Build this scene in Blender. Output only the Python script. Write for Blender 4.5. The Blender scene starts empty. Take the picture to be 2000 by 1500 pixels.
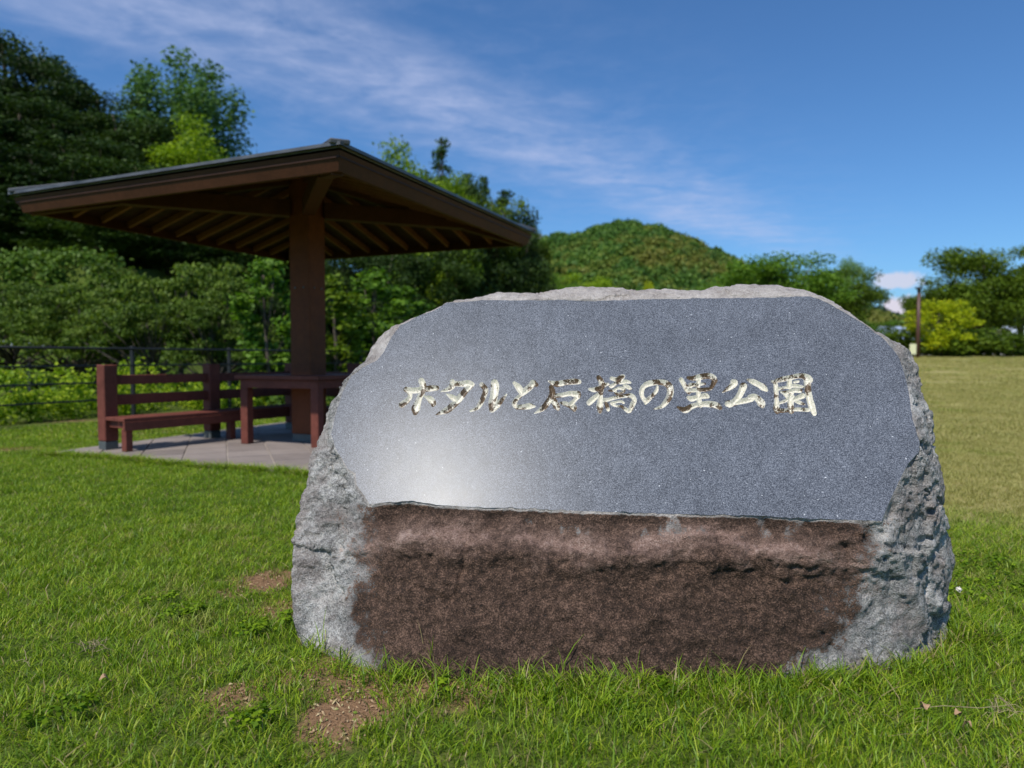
import bpy, math, random
import numpy as np
from mathutils import Vector, Matrix, noise as mnoise
from mathutils.geometry import delaunay_2d_cdt

SC = bpy.context.scene
COL = SC.collection
R = math.radians

# ------------------------------------------------------------------ camera
CAMZ, FPX, YH = 1.15, 1333.0, 698.0
PITCH = math.atan((750 - YH) / FPX)
cam_d = bpy.data.cameras.new('camera')
cam_d.sensor_width = 36.0
cam_d.lens = 36.0 * FPX / 2000.0
cam_d.clip_start, cam_d.clip_end = 0.05, 6000
cam_d.dof.use_dof = True
cam_d.dof.focus_distance = 2.62
cam_d.dof.aperture_fstop = 1.9
cam = bpy.data.objects.new('camera', cam_d)
cam.location = (0, 0, CAMZ)
cam.rotation_euler = (R(90) - PITCH, 0, 0)
COL.objects.link(cam)
SC.camera = cam

# ------------------------------------------------------------------ light
SUN_EL, SUN_AZ = 55.0, 31.0          # azimuth: degrees to the left of straight behind the camera
sd = Vector((-math.sin(R(SUN_AZ)) * math.cos(R(SUN_EL)), -math.cos(R(SUN_AZ)) * math.cos(R(SUN_EL)), math.sin(R(SUN_EL))))
sun_d = bpy.data.lights.new('sun', 'SUN')
sun_d.energy, sun_d.angle, sun_d.color = 4.6, R(0.53), (1.0, 0.955, 0.88)
sun = bpy.data.objects.new('sun', sun_d)
sun.rotation_euler = (-sd).to_track_quat('-Z', 'Y').to_euler()
sun.location = (-10, -20, 30)
COL.objects.link(sun)

SC.view_settings.view_transform = 'Standard'
SC.view_settings.look = 'None'
SC.view_settings.exposure = 0.0
SC.view_settings.gamma = 1.0
SC.view_settings.use_curve_mapping = False
SC.cycles.use_denoising = True
SC.cycles.max_bounces = 7
SC.cycles.diffuse_bounces = 3
SC.cycles.glossy_bounces = 3
SC.cycles.transmission_bounces = 3
SC.cycles.transparent_max_bounces = 4
SC.cycles.caustics_reflective = False
SC.cycles.caustics_refractive = False

# ------------------------------------------------------------------ node helpers
def nd(t, typ, ins=None, **at):
    n = t.nodes.new(typ)
    for k, v in at.items():
        setattr(n, k, v)
    for k, v in (ins or {}).items():
        s = n.inputs[k]
        if isinstance(v, bpy.types.NodeSocket):
            t.links.new(v, s)
        else:
            s.default_value = v
    return n

def M(t, op, a, b=0.0, c=0.0, clamp=False):
    n = nd(t, 'ShaderNodeMath', {0: a, 1: b, 2: c}, operation=op)
    n.use_clamp = clamp
    return n.outputs[0]

def SS(t, lo, hi, v):        # smoothstep
    n = nd(t, 'ShaderNodeMapRange', {'Value': v, 'From Min': lo, 'From Max': hi, 'To Min': 0.0, 'To Max': 1.0}, interpolation_type='SMOOTHSTEP')
    return n.outputs[0]

def MIX(t, f, a, b, blend='MIX'):
    n = nd(t, 'ShaderNodeMix', None, data_type='RGBA', blend_type=blend)
    for i, v in ((0, f), (6, a), (7, b)):
        s = n.inputs[i]
        if isinstance(v, bpy.types.NodeSocket):
            t.links.new(v, s)
        elif i == 0:
            s.default_value = v
        else:
            s.default_value = (v[0], v[1], v[2], 1.0)
    return n.outputs[2]

def RAMP(t, f, stops, interp='LINEAR'):
    n = nd(t, 'ShaderNodeValToRGB', {'Fac': f})
    cr = n.color_ramp
    cr.interpolation = interp
    while len(cr.elements) < len(stops):
        cr.elements.new(0.5)
    for e, (p, c) in zip(cr.elements, stops):
        e.position = p
        e.color = (c[0], c[1], c[2], 1) if not isinstance(c, (int, float)) else (c, c, c, 1)
    return n.outputs['Color']

def NOISE(t, vec, scale, detail=3.0, rough=0.55, dist=0.0):
    n = nd(t, 'ShaderNodeTexNoise', {'Scale': scale, 'Detail': detail, 'Roughness': rough, 'Distortion': dist})
    if vec is not None:
        t.links.new(vec, n.inputs['Vector'])
    return n.outputs['Fac']

def new_mat(name):
    m = bpy.data.materials.new(name)
    m.use_nodes = True
    t = m.node_tree
    t.nodes.clear()
    out = nd(t, 'ShaderNodeOutputMaterial')
    return m, t, out

def princ(t, out, **ins):
    b = nd(t, 'ShaderNodeBsdfPrincipled', {k.replace('_', ' '): v for k, v in ins.items()})
    t.links.new(b.outputs[0], out.inputs['Surface'])
    return b

def wpos(t):
    return nd(t, 'ShaderNodeNewGeometry').outputs['Position']

def opos(t):
    return nd(t, 'ShaderNodeTexCoord').outputs['Object']

def bump(t, h, strength, dist=0.01):
    return nd(t, 'ShaderNodeBump', {'Strength': strength, 'Distance': dist, 'Height': h}).outputs[0]

# ------------------------------------------------------------------ sky
world = bpy.data.worlds.new('World')
SC.world = world
world.use_nodes = True
wt = world.node_tree
wt.nodes.clear()
SKY_STRENGTH = 0.1
sky = nd(wt, 'ShaderNodeTexSky', sky_type='NISHITA', sun_disc=False, sun_elevation=R(SUN_EL), sun_rotation=R(180 + SUN_AZ),
         altitude=150.0, air_density=1.0, dust_density=0.9, ozone_density=2.2)
dirv = nd(wt, 'ShaderNodeTexCoord').outputs['Generated']
sx = nd(wt, 'ShaderNodeSeparateXYZ', {0: dirv})
dx, dy, dz = sx.outputs
zz = M(wt, 'MAXIMUM', dz, 0.02)
cu = M(wt, 'DIVIDE', dx, zz)
cv = M(wt, 'DIVIDE', dy, zz)
# cirrus sheet: one long band over a flat cloud layer
along = M(wt, 'ADD', M(wt, 'MULTIPLY', cu, 0.64), M(wt, 'MULTIPLY', cv, 0.77))
across = M(wt, 'ADD', M(wt, 'SUBTRACT', M(wt, 'MULTIPLY', cu, 0.77), M(wt, 'MULTIPLY', cv, 0.64)), 2.0)
pv = nd(wt, 'ShaderNodeCombineXYZ', {0: M(wt, 'MULTIPLY', along, 0.55), 1: M(wt, 'MULTIPLY', across, 1.6), 2: 0.0}).outputs[0]
wob = NOISE(wt, pv, 1.1, 4, 0.6)
acr = M(wt, 'ADD', across, M(wt, 'MULTIPLY', M(wt, 'SUBTRACT', wob, 0.5), 0.75))
band = M(wt, 'SUBTRACT', 1.0, SS(wt, 0.0, 0.60, M(wt, 'ABSOLUTE', acr)))
pv2 = nd(wt, 'ShaderNodeCombineXYZ', {0: M(wt, 'MULTIPLY', cu, 1.1), 1: M(wt, 'ADD', M(wt, 'MULTIPLY', cv, 1.7), M(wt, 'MULTIPLY', cu, -0.35)), 2: 3.0}).outputs[0]
str_ = NOISE(wt, pv2, 1.6, 7, 0.62, 0.5)
pv3 = nd(wt, 'ShaderNodeCombineXYZ', {0: cu, 1: cv, 2: 7.0}).outputs[0]
fine = NOISE(wt, pv3, 5.0, 6, 0.65, 0.3)
cir = M(wt, 'MULTIPLY', band, M(wt, 'ADD', SS(wt, 0.18, 0.85, str_), M(wt, 'MULTIPLY', SS(wt, 0.4, 0.8, fine), 0.25)))
veil = M(wt, 'MULTIPLY', M(wt, 'SUBTRACT', 1.0, SS(wt, 0.0, 1.5, M(wt, 'ABSOLUTE', M(wt, 'ADD', across, 0.1)))), SS(wt, 0.35, 0.8, fine))
cir = M(wt, 'ADD', M(wt, 'MULTIPLY', cir, 0.62), M(wt, 'MULTIPLY', veil, 0.16))
cir = M(wt, 'MULTIPLY', cir, SS(wt, 0.10, 0.2, dz), clamp=True)
# small fair-weather heaps low over the right of the valley
ta = M(wt, 'DIVIDE', dx, M(wt, 'MAXIMUM', dy, 0.05))
te = M(wt, 'DIVIDE', dz, M(wt, 'MAXIMUM', dy, 0.05))
pe = nd(wt, 'ShaderNodeCombineXYZ', {0: ta, 1: te, 2: 0.0}).outputs[0]
cn = NOISE(wt, pe, 34.0, 6, 0.6)
def heap(a0, e0, sa, se, thr):
    q = M(wt, 'ADD', M(wt, 'POWER', M(wt, 'DIVIDE', M(wt, 'SUBTRACT', ta, a0), sa), 2.0), M(wt, 'POWER', M(wt, 'DIVIDE', M(wt, 'SUBTRACT', te, e0), se), 2.0))
    g = M(wt, 'EXPONENT', M(wt, 'MULTIPLY', q, -1.0))
    return SS(wt, thr, thr + 0.22, M(wt, 'ADD', M(wt, 'MULTIPLY', g, 0.7), M(wt, 'MULTIPLY', M(wt, 'SUBTRACT', cn, 0.5), 0.9)))
h1 = M(wt, 'MULTIPLY', heap(0.56, 0.112, 0.05, 0.016, 0.3), 0.75)
h2 = heap(0.575, 0.068, 0.055, 0.026, 0.28)
h3 = M(wt, 'MULTIPLY', heap(0.03, 0.172, 0.03, 0.012, 0.3), 0.8)
heaps = M(wt, 'MAXIMUM', M(wt, 'MAXIMUM', h1, h2), h3)
heaps = M(wt, 'MULTIPLY', heaps, M(wt, 'GREATER_THAN', dy, 0.06), clamp=True)
skyc = MIX(wt, 1.0, sky.outputs[0], (0.61, 0.99, 1.36), 'MULTIPLY')
c1 = MIX(wt, cir, skyc, (5.2, 5.9, 8.4))
c2 = MIX(wt, heaps, c1, (7.2, 6.9, 8.0))
bg = nd(wt, 'ShaderNodeBackground', {'Color': c2, 'Strength': SKY_STRENGTH})
wo = nd(wt, 'ShaderNodeOutputWorld')
wt.links.new(bg.outputs[0], wo.inputs['Surface'])

# ------------------------------------------------------------------ geometry helpers
CP, SP = math.cos(PITCH), math.sin(PITCH)

def ray(px, py):
    rx, ry = (px - 1000) / FPX, (750 - py) / FPX
    return Vector((rx, CP + ry * SP, -SP + ry * CP))

def at(px, py, D):                 # the point at depth D (metres along +Y) seen at that place
    d = ray(px, py)
    return Vector((0, 0, CAMZ)) + d * (D / d.y)

def xat(px, D):
    return (px - 1000) / FPX * D

def S(a, b, v):
    t = np.clip((np.asarray(v, float) - a) / (b - a), 0, 1)
    return t * t * (3 - 2 * t)

def ground_z(x, y):
    x = np.asarray(x, float); y = np.asarray(y, float)
    z = 1.22 * S(7, 42, y) * S(-2, 5, x)
    z = z + 6.5 * S(29, 46, y) * S(-9, -27, x)
    z = z + 5.0 * S(24.5, 27.8, y) * S(-13.5, -17, x)
    z = z + 2.0 * S(36, 70, y) * (1 - S(-2, 5, x))
    z = z + 0.012 * np.sin(x * 2.1 + 0.7 * y) * np.sin(y * 1.7 - 0.4 * x) * S(1.5, 3, np.hypot(x, y - 2.9)) * (1 - S(20, 40, y))
    return z

def gz(x, y):
    return float(ground_z(x, y))

def mesh_np(name, verts, faces, mats=(), smooth=False, mat_idx=None):
    """verts (n,3) array; faces: (m,k) array or list of lists"""
    me = bpy.data.meshes.new(name)
    verts = np.asarray(verts, np.float32)
    if isinstance(faces, np.ndarray):
        k = faces.shape[1]
        me.vertices.add(len(verts)); me.vertices.foreach_set('co', verts.ravel())
        me.loops.add(faces.size); me.loops.foreach_set('vertex_index', faces.astype(np.int32).ravel())
        me.polygons.add(len(faces))
        me.polygons.foreach_set('loop_start', np.arange(0, faces.size, k, dtype=np.int32))
        me.polygons.foreach_set('loop_total', np.full(len(faces), k, dtype=np.int32))
        if mat_idx is not None:
            me.polygons.foreach_set('material_index', np.asarray(mat_idx, np.int32))
        me.update(calc_edges=True)
    else:
        me.from_pydata([tuple(map(float, v)) for v in verts], [], [tuple(f) for f in faces])
        me.update()
    me.polygons.foreach_set('use_smooth', np.full(len(me.polygons), smooth, dtype=bool))
    for m in mats:
        me.materials.append(m)
    return me

def link(name, me, parent=None, loc=None):
    o = bpy.data.objects.new(name, me)
    COL.objects.link(o)
    if parent is not None:
        o.parent = parent
    if loc is not None:
        o.location = loc
    return o

def empty(name, loc=(0, 0, 0), rz=0.0):
    o = bpy.data.objects.new(name, None)
    o.empty_display_size = 0.3
    COL.objects.link(o)
    o.location = loc
    o.rotation_euler = (0, 0, rz)
    return o

def tag(o, label=None, cat=None, group=None, kind=None):
    if label: o['label'] = label
    if cat: o['category'] = cat
    if group: o['group'] = group
    if kind: o['kind'] = kind
    return o

class MB:
    """collects boxes, bars and prisms and links them as ONE mesh object"""
    def __init__(s):
        s.v, s.f = [], []
    def poly(s, vs, fs):
        n = len(s.v)
        s.v += [tuple(v) for v in vs]
        s.f += [tuple(i + n for i in f) for f in fs]
        return s
    def frame(s, o, ax, ay, az, lx, ly, lz, bev=0.006):
        """box centred at o with half sizes along the given axes, edges chamfered"""
        o, ax, ay, az = map(Vector, (o, ax, ay, az))
        b = min(bev, 0.45 * min(lx, ly, lz))
        pts, idx = [], {}
        for i in (-1, 1):
            for j in (-1, 1):
                for k in (-1, 1):
                    for c in range(3):
                        q = [i * lx, j * ly, k * lz]
                        for d in range(3):
                            if d != c:
                                q[d] -= (i, j, k)[d] * b
                        idx[(i, j, k, c)] = len(pts)
                        pts.append(o + ax * q[0] + ay * q[1] + az * q[2])
        fs = []
        for c in range(3):
            d, e = (c + 1) % 3, (c + 2) % 3
            for sg in (-1, 1):
                q = []
                for a_, b_ in ((-1, -1), (1, -1), (1, 1), (-1, 1)):
                    t = [0, 0, 0]; t[c] = sg; t[d] = a_; t[e] = b_
                    q.append(idx[(t[0], t[1], t[2], c)])
                fs.append(q if sg > 0 else q[::-1])
        for c in range(3):
            d, e = (c + 1) % 3, (c + 2) % 3
            for sd_ in (-1, 1):
                for se in (-1, 1):
                    q = []
                    for sc_, f in ((-1, d), (-1, e), (1, e), (1, d)):
                        t = [0, 0, 0]; t[c] = sc_; t[d] = sd_; t[e] = se
                        q.append(idx[(t[0], t[1], t[2], f)])
                    fs.append(q if sd_ * se < 0 else q[::-1])
        for i in (-1, 1):
            for j in (-1, 1):
                for k in (-1, 1):
                    q = [idx[(i, j, k, c)] for c in range(3)]
                    fs.append(q if i * j * k > 0 else q[::-1])
        return s.poly(pts, fs)
    def box(s, x0, x1, y0, y1, z0, z1, bev=0.006):
        return s.frame(((x0 + x1) / 2, (y0 + y1) / 2, (z0 + z1) / 2), (1, 0, 0), (0, 1, 0), (0, 0, 1), abs(x1 - x0) / 2, abs(y1 - y0) / 2, abs(z1 - z0) / 2, bev)
    def bar(s, p, q, w, h, up=(0, 0, 1), bev=0.005):
        """rectangular bar from p to q: w across, h along 'up'"""
        p, q = Vector(p), Vector(q)
        a = (q - p).normalized()
        side = a.cross(Vector(up)).normalized()
        u = side.cross(a).normalized()
        return s.frame((p + q) / 2, a, side, u, (q - p).length / 2, w / 2, h / 2, bev)
    def tube(s, pts, rad, n=8, cap=True):
        pts = [Vector(p) for p in pts]
        rings = []
        ref = Vector((0.31, 0.95, 0.05))
        for i, p in enumerate(pts):
            a = (pts[min(i + 1, len(pts) - 1)] - pts[max(i - 1, 0)]).normalized()
            e1 = a.cross(ref)
            if e1.length < 1e-3: e1 = a.cross(Vector((1, 0, 0)))
            e1.normalize(); e2 = a.cross(e1)
            rings.append([p + (e1 * math.cos(2 * math.pi * k / n) + e2 * math.sin(2 * math.pi * k / n)) * rad[i] for k in range(n)])
        vs = [v for r_ in rings for v in r_]
        fs = []
        for i in range(len(rings) - 1):
            for k in range(n):
                fs.append((i * n + k, i * n + (k + 1) % n, (i + 1) * n + (k + 1) % n, (i + 1) * n + k))
        if cap:
            fs.append(tuple(range(n))[::-1]); fs.append(tuple((len(rings) - 1) * n + k for k in range(n)))
        return s.poly(vs, fs)
    def mesh(s, name, m, smooth=False):
        return mesh_np(name, np.array(s.v), s.f, (m,) if m else (), smooth)
    def build(s, name, m, parent=None, smooth=False):
        return link(name, s.mesh(name, m, smooth), parent)

# ------------------------------------------------------------------ materials
def paint_wood(name, col, rough=0.55, var=0.35):
    m, t, o = new_mat(name)
    p = opos(t)
    sc = nd(t, 'ShaderNodeMapping', {'Vector': p, 'Scale': (1.0, 1.0, 1.0)}).outputs[0]
    n1 = M(t, 'ADD', M(t, 'MULTIPLY', NOISE(t, sc, 1.6, 4, 0.65), 0.5), M(t, 'MULTIPLY', NOISE(t, sc, 9.0, 5, 0.6, 0.4), 0.5))
    n2 = NOISE(t, sc, 60.0, 3, 0.6)
    f = M(t, 'ADD', M(t, 'MULTIPLY', n1, 0.6), M(t, 'MULTIPLY', n2, 0.4))
    c = RAMP(t, f, [(0.36, [x * (1 - var) for x in col]), (0.64, [x * (1 + var) for x in col])])
    princ(t, o, Base_Color=c, Roughness=M(t, 'ADD', rough - 0.05, M(t, 'MULTIPLY', n1, 0.25)), Specular_IOR_Level=0.2, Normal=bump(t, n2, 0.25, 0.004))
    return m

def plain(name, col, rough=0.6, metal=0.0, var=0.2, scale=8.0):
    m, t, o = new_mat(name)
    n1 = NOISE(t, opos(t), scale, 5, 0.6)
    c = RAMP(t, n1, [(0.3, [x * (1 - var) for x in col]), (0.7, [x * (1 + var) for x in col])])
    princ(t, o, Base_Color=c, Roughness=rough, Metallic=metal, Normal=bump(t, n1, 0.15, 0.01))
    return m

def foliage(name, dark, mid, light, transl=0.35, rough=0.55, wscale=0.35, alt=None):
    """leaf colours vary leaf by leaf, tree by tree and from place to place"""
    m, t, o = new_mat(name)
    g = nd(t, 'ShaderNodeNewGeometry')
    oi = nd(t, 'ShaderNodeObjectInfo')
    n1 = NOISE(t, g.outputs['Position'], wscale, 3, 0.6)
    f = M(t, 'ADD', M(t, 'MULTIPLY', g.outputs['Random Per Island'], 0.55), M(t, 'MULTIPLY', n1, 0.45))
    f = M(t, 'ADD', f, M(t, 'MULTIPLY', M(t, 'SUBTRACT', oi.outputs['Random'], 0.5), 0.3), clamp=True)
    c = RAMP(t, f, [(0.12, dark), (0.5, mid), (0.88, light)])
    if alt is not None:
        n5 = NOISE(t, g.outputs['Position'], 0.013, 3, 0.6)
        c = MIX(t, M(t, 'MULTIPLY', SS(t, 0.44, 0.58, M(t, 'ADD', n5, M(t, 'MULTIPLY', M(t, 'SUBTRACT', oi.outputs['Random'], 0.5), 0.16))), 0.75), c, alt)
    d = nd(t, 'ShaderNodeBsdfPrincipled', {'Base Color': c, 'Roughness': rough, 'Specular IOR Level': 0.18})
    tr = nd(t, 'ShaderNodeBsdfTranslucent', {'Color': MIX(t, 1.0, c, (1.25, 1.3, 0.55), 'MULTIPLY')})
    mx = nd(t, 'ShaderNodeMixShader', {0: transl, 1: d.outputs[0], 2: tr.outputs[0]})
    t.links.new(mx.outputs[0], o.inputs['Surface'])
    return m

F_DARK = foliage('leaves evergreen', (0.010, 0.022, 0.004), (0.026, 0.055, 0.008), (0.07, 0.12, 0.018), 0.2)
F_MID = foliage('leaves broad', (0.028, 0.054, 0.004), (0.078, 0.130, 0.008), (0.165, 0.235, 0.018), 0.32)
F_CHERRY = foliage('leaves cherry', (0.024, 0.048, 0.005), (0.072, 0.125, 0.011), (0.17, 0.235, 0.03), 0.3, wscale=1.1)
F_TALL = foliage('leaves tall', (0.04, 0.095, 0.025), (0.11, 0.21, 0.06), (0.21, 0.34, 0.11), 0.3)
F_CONIFER = foliage('leaves conifer', (0.018, 0.045, 0.012), (0.045, 0.095, 0.025), (0.10, 0.175, 0.05), 0.18)
F_BRIGHT = foliage('leaves bright', (0.07, 0.14, 0.006), (0.18, 0.28, 0.010), (0.33, 0.43, 0.02), 0.35)
F_YOUNG = foliage('leaves young', (0.035, 0.085, 0.008), (0.10, 0.20, 0.018), (0.22, 0.35, 0.04), 0.38)
F_YELLOW = foliage('leaves yellow', (0.13, 0.20, 0.006), (0.36, 0.42, 0.010), (0.60, 0.58, 0.02), 0.38)
F_WEED = foliage('leaves weeds', (0.06, 0.125, 0.008), (0.20, 0.31, 0.012), (0.46, 0.54, 0.04), 0.4, wscale=1.8)
F_BANK = foliage('leaves bank', (0.025, 0.06, 0.008), (0.07, 0.135, 0.015), (0.14, 0.22, 0.03), 0.3, wscale=0.5)
F_FAR = foliage('leaves far hill', (0.026, 0.07, 0.012), (0.072, 0.155, 0.022), (0.165, 0.245, 0.032), 0.15, wscale=0.02, alt=(0.185, 0.165, 0.03))
F_FARDARK = foliage('leaves distant hill', (0.016, 0.04, 0.022), (0.03, 0.065, 0.034), (0.05, 0.09, 0.045), 0.1, wscale=0.02)
BARK = plain('bark', (0.075, 0.058, 0.043), 0.9, 0, 0.45, 14)
W_RED = paint_wood('red brown paint', (0.150, 0.046, 0.032))
W_POST = paint_wood('post paint', (0.155, 0.047, 0.019))
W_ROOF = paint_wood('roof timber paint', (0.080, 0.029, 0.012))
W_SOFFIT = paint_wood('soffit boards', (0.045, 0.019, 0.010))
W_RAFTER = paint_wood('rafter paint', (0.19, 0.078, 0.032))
STEEL = plain('steel shoe', (0.10, 0.115, 0.115), 0.5, 0.3)
RAILM = plain('fence paint', (0.018, 0.018, 0.019), 0.45, 0.2)
ROOFM = plain('roof metal', (0.085, 0.085, 0.09), 0.42, 0.0, 0.5, 3.0)
LAMPM = plain('lamp pole paint', (0.085, 0.038, 0.028), 0.5)
DARKM = plain('lamp head', (0.02, 0.02, 0.02), 0.4)

# ------------------------------------------------------------------ ground
BARE = []          # soil patches (x, y, radius across, radius deep, strength)
def soil(px, py, rx, ry, s):
    D = FPX * CAMZ / (py - YH)
    BARE.append((xat(px, D), D, rx, ry, s))
for a in ((510, 1140, .16, .22, .8), (545, 1195, .13, .12, .9), (440, 1165, .10, .10, .6), (330, 1160, .06, .06, .5), (430, 1375, .10, .09, .95), (450, 1410, .05, .06, .8),
          (655, 1415, .095, .14, 1.5), (700, 1345, .19, .07, 1.15), (640, 1300, .12, .09, .6), (790, 1345, .18, .05, .95), (880, 1362, .18, .055, .7), (690, 1385, .08, .05, .7),
          (1290, 1420, .05, .05, .3), (560, 1330, .07, .05, .55), (600, 1380, .05, .05, .5), (760, 1400, .10, .05, .5), (380, 1330, .07, .04, .5), (930, 1395, .09, .04, .45), (490, 1090, .10, .10, .45), (1080, 1370, .1, .03, .4), (170, 1290, .07, .04, .5), (1330, 1370, .07, .03, .45), (20, 880, .5, .25, .7), (120, 825, .8, .35, .6), (330, 1225, .05, .05, .3)):
    soil(*a)

def bare_mask(x, y):
    m = np.zeros_like(x)
    for (cx, cy, rx, ry, s) in BARE:
        m = np.maximum(m, s * np.exp(-((x - cx) / rx) ** 2 - ((y - cy) / ry) ** 2))
    return m

def vnoise(x, y, sc, seed=0.0):
    return np.array([mnoise.fractal(Vector((float(a) * sc, float(b) * sc, seed)), 0.8, 2.0, 4) for a, b in zip(np.ravel(x), np.ravel(y))]).reshape(np.shape(x))

def dry_mask(x, y):
    d = S(3.4, 6.0, y + 0.10 * x) * S(0.2, 1.6, x)
    return d

def build_ground():
    xs = np.concatenate([-np.geomspace(2200, 9.2, 46), np.arange(-9, 9.01, 0.13), np.geomspace(9.2, 2200, 46)])
    ys = np.concatenate([-np.geomspace(600, 1, 16), np.arange(0, 10.01, 0.11), np.geomspace(10.2, 2600, 90)])
    X, Y = np.meshgrid(xs, ys)
    Z = ground_z(X, Y)
    nx, ny = len(xs), len(ys)
    v = np.stack([X.ravel(), Y.ravel(), Z.ravel()], 1)
    i = np.arange(nx * ny).reshape(ny, nx)
    f = np.stack([i[:-1, :-1].ravel(), i[:-1, 1:].ravel(), i[1:, 1:].ravel(), i[1:, :-1].ravel()], 1)
    m, t, o = new_mat('lawn soil')
    p = wpos(t)
    at_b = nd(t, 'ShaderNodeAttribute', attribute_name='bare').outputs['Fac']
    at_d = nd(t, 'ShaderNodeAttribute', attribute_name='dry').outputs['Fac']
    n1 = NOISE(t, p, 0.9, 5, 0.65)
    n2 = NOISE(t, p, 9.0, 5, 0.7)
    n3 = NOISE(t, p, 70.0, 4, 0.7)
    lush = RAMP(t, M(t, 'ADD', M(t, 'MULTIPLY', n1, 0.5), M(t, 'MULTIPLY', n2, 0.5)), [(0.32, (0.05, 0.085, 0.012)), (0.52, (0.095, 0.13, 0.022)), (0.7, (0.16, 0.15, 0.055))])
    dry = RAMP(t, M(t, 'ADD', M(t, 'MULTIPLY', n1, 0.5), M(t, 'MULTIPLY', n2, 0.5)), [(0.32, (0.20, 0.19, 0.055)), (0.55, (0.35, 0.305, 0.115)), (0.72, (0.48, 0.39, 0.19))])
    earth = RAMP(t, n3, [(0.25, (0.11, 0.062, 0.032)), (0.5, (0.25, 0.145, 0.078)), (0.75, (0.38, 0.235, 0.135))])
    c = MIX(t, at_d, lush, dry)
    c = MIX(t, SS(t, 0.12, 0.5, M(t, 'ADD', at_b, M(t, 'MULTIPLY', M(t, 'SUBTRACT', n2, 0.5), 1.1))), c, earth)
    princ(t, o, Base_Color=c, Roughness=0.95, Specular_IOR_Level=0.1, Normal=bump(t, M(t, 'ADD', n3, n2), 0.7, 0.03))
    me = mesh_np('lawn', v, f, (m,), True)
    a = me.attributes.new('bare', 'FLOAT', 'POINT'); a.data.foreach_set('value', bare_mask(v[:, 0], v[:, 1]).astype(np.float32))
    a = me.attributes.new('dry', 'FLOAT', 'POINT'); a.data.foreach_set('value', dry_mask(v[:, 0], v[:, 1]).astype(np.float32))
    tag(link('lawn', me), 'mown park lawn with bare earth patches, greener on the left', None, None, 'structure')
build_ground()

# ------------------------------------------------------------------ leaf clouds and trees
def leaf_mesh(rng, clumps, n, size, up=0.35, rnd=0.75, shell=0.45, aspect=0.6, zmin=None):
    """n small leaf faces spread through ellipsoidal clumps (cx, cy, cz, rx, ry, rz)"""
    c = np.array(clumps, float)
    w = (c[:, 3] * c[:, 4] + c[:, 3] * c[:, 5] + c[:, 4] * c[:, 5])
    k = rng.choice(len(c), n, p=w / w.sum())
    d = rng.normal(size=(n, 3)); d /= np.linalg.norm(d, axis=1)[:, None]
    r = rng.random(n) ** shell * (1 + 0.12 * rng.normal(size=n))
    p = c[k, :3] + d * c[k, 3:] * r[:, None]
    nrm = d * 0.7 + np.array([0, 0, up]) + rng.normal(size=(n, 3)) * rnd
    nrm /= np.linalg.norm(nrm, axis=1)[:, None]
    a = np.cross(nrm, rng.normal(size=(n, 3))); a /= np.linalg.norm(a, axis=1)[:, None] + 1e-9
    b = np.cross(nrm, a)
    s = size * (0.6 + 0.8 * rng.random(n))[:, None]
    v = np.stack([p - a * s, p - b * s * aspect + a * s * 0.1, p + a * s, p + b * s * aspect + a * s * 0.1], 1).reshape(-1, 3)
    if zmin is not None:
        v[:, 2] = np.maximum(v[:, 2], zmin)
    f = np.arange(4 * n).reshape(n, 4)
    return v, f

def limb_mesh(rng, h, r0, clumps, nl, bend=0.06, top=0.85):
    mb = MB()
    pts, rad = [], []
    ph = rng.random() * 6
    for i in range(7):
        q = i / 6
        pts.append((bend * h * math.sin(ph + q * 3) * q, bend * h * math.cos(ph * 1.3 + q * 2.5) * q, h * top * q - 0.3 * (i == 0)))
        rad.append(r0 * (1.35 if i == 0 else 1.0) * (1 - 0.85 * q) + 0.01)
    mb.tube(pts, rad, 8)
    idx = rng.permutation(len(clumps))[:nl]
    for j in idx:
        c = clumps[j]
        q = min(0.9, max(0.12, (c[2] / h) * (0.45 + 0.3 * rng.random())))
        f = q * 6; i0 = min(5, int(f))
        s = Vector(pts[i0]).lerp(Vector(pts[i0 + 1]), f - i0)
        e = Vector(c[:3])
        mid = s.lerp(e, 0.5) + Vector((0, 0, -0.04 * h))
        r1 = r0 * (1 - 0.85 * q) * 0.5
        mb.tube([s, mid, e], [r1, r1 * 0.6, r1 * 0.2 + 0.004], 5)
    return mb

PROTO = {}
def proto(kind, seed, h, clumps, n, size, fmat, r0, nl, **kw):
    rng = np.random.default_rng(seed)
    lk = {k: kw[k] for k in ('up', 'rnd', 'shell', 'aspect', 'zmin') if k in kw}
    v, f = leaf_mesh(rng, clumps, n, size, **lk)
    cm = mesh_np('crown', v, f, (fmat,))
    tm = limb_mesh(rng, h, r0, clumps, nl, kw.get('bend', 0.05), kw.get('top', 0.85)).mesh('trunk', BARK, True)
    w = float(np.percentile(np.abs(v[:, 0]), 98)) * 2
    PROTO.setdefault(kind, []).append((cm, tm, float(np.percentile(v[:, 2], 99.8)), w))

def ell_clumps(rng, n, cx, cz, rx, rz, cr, flat=0.75, lo=-1.0):
    out = []
    while len(out) < n:
        d = rng.normal(size=3); d /= np.linalg.norm(d)
        if d[2] < lo: continue
        q = 0.55 + 0.5 * rng.random()
        r = cr * (0.6 + 0.7 * rng.random())
        out.append((cx + d[0] * rx * q, d[1] * rx * q, cz + d[2] * rz * q, r, r, r * flat))
    return out

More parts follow.
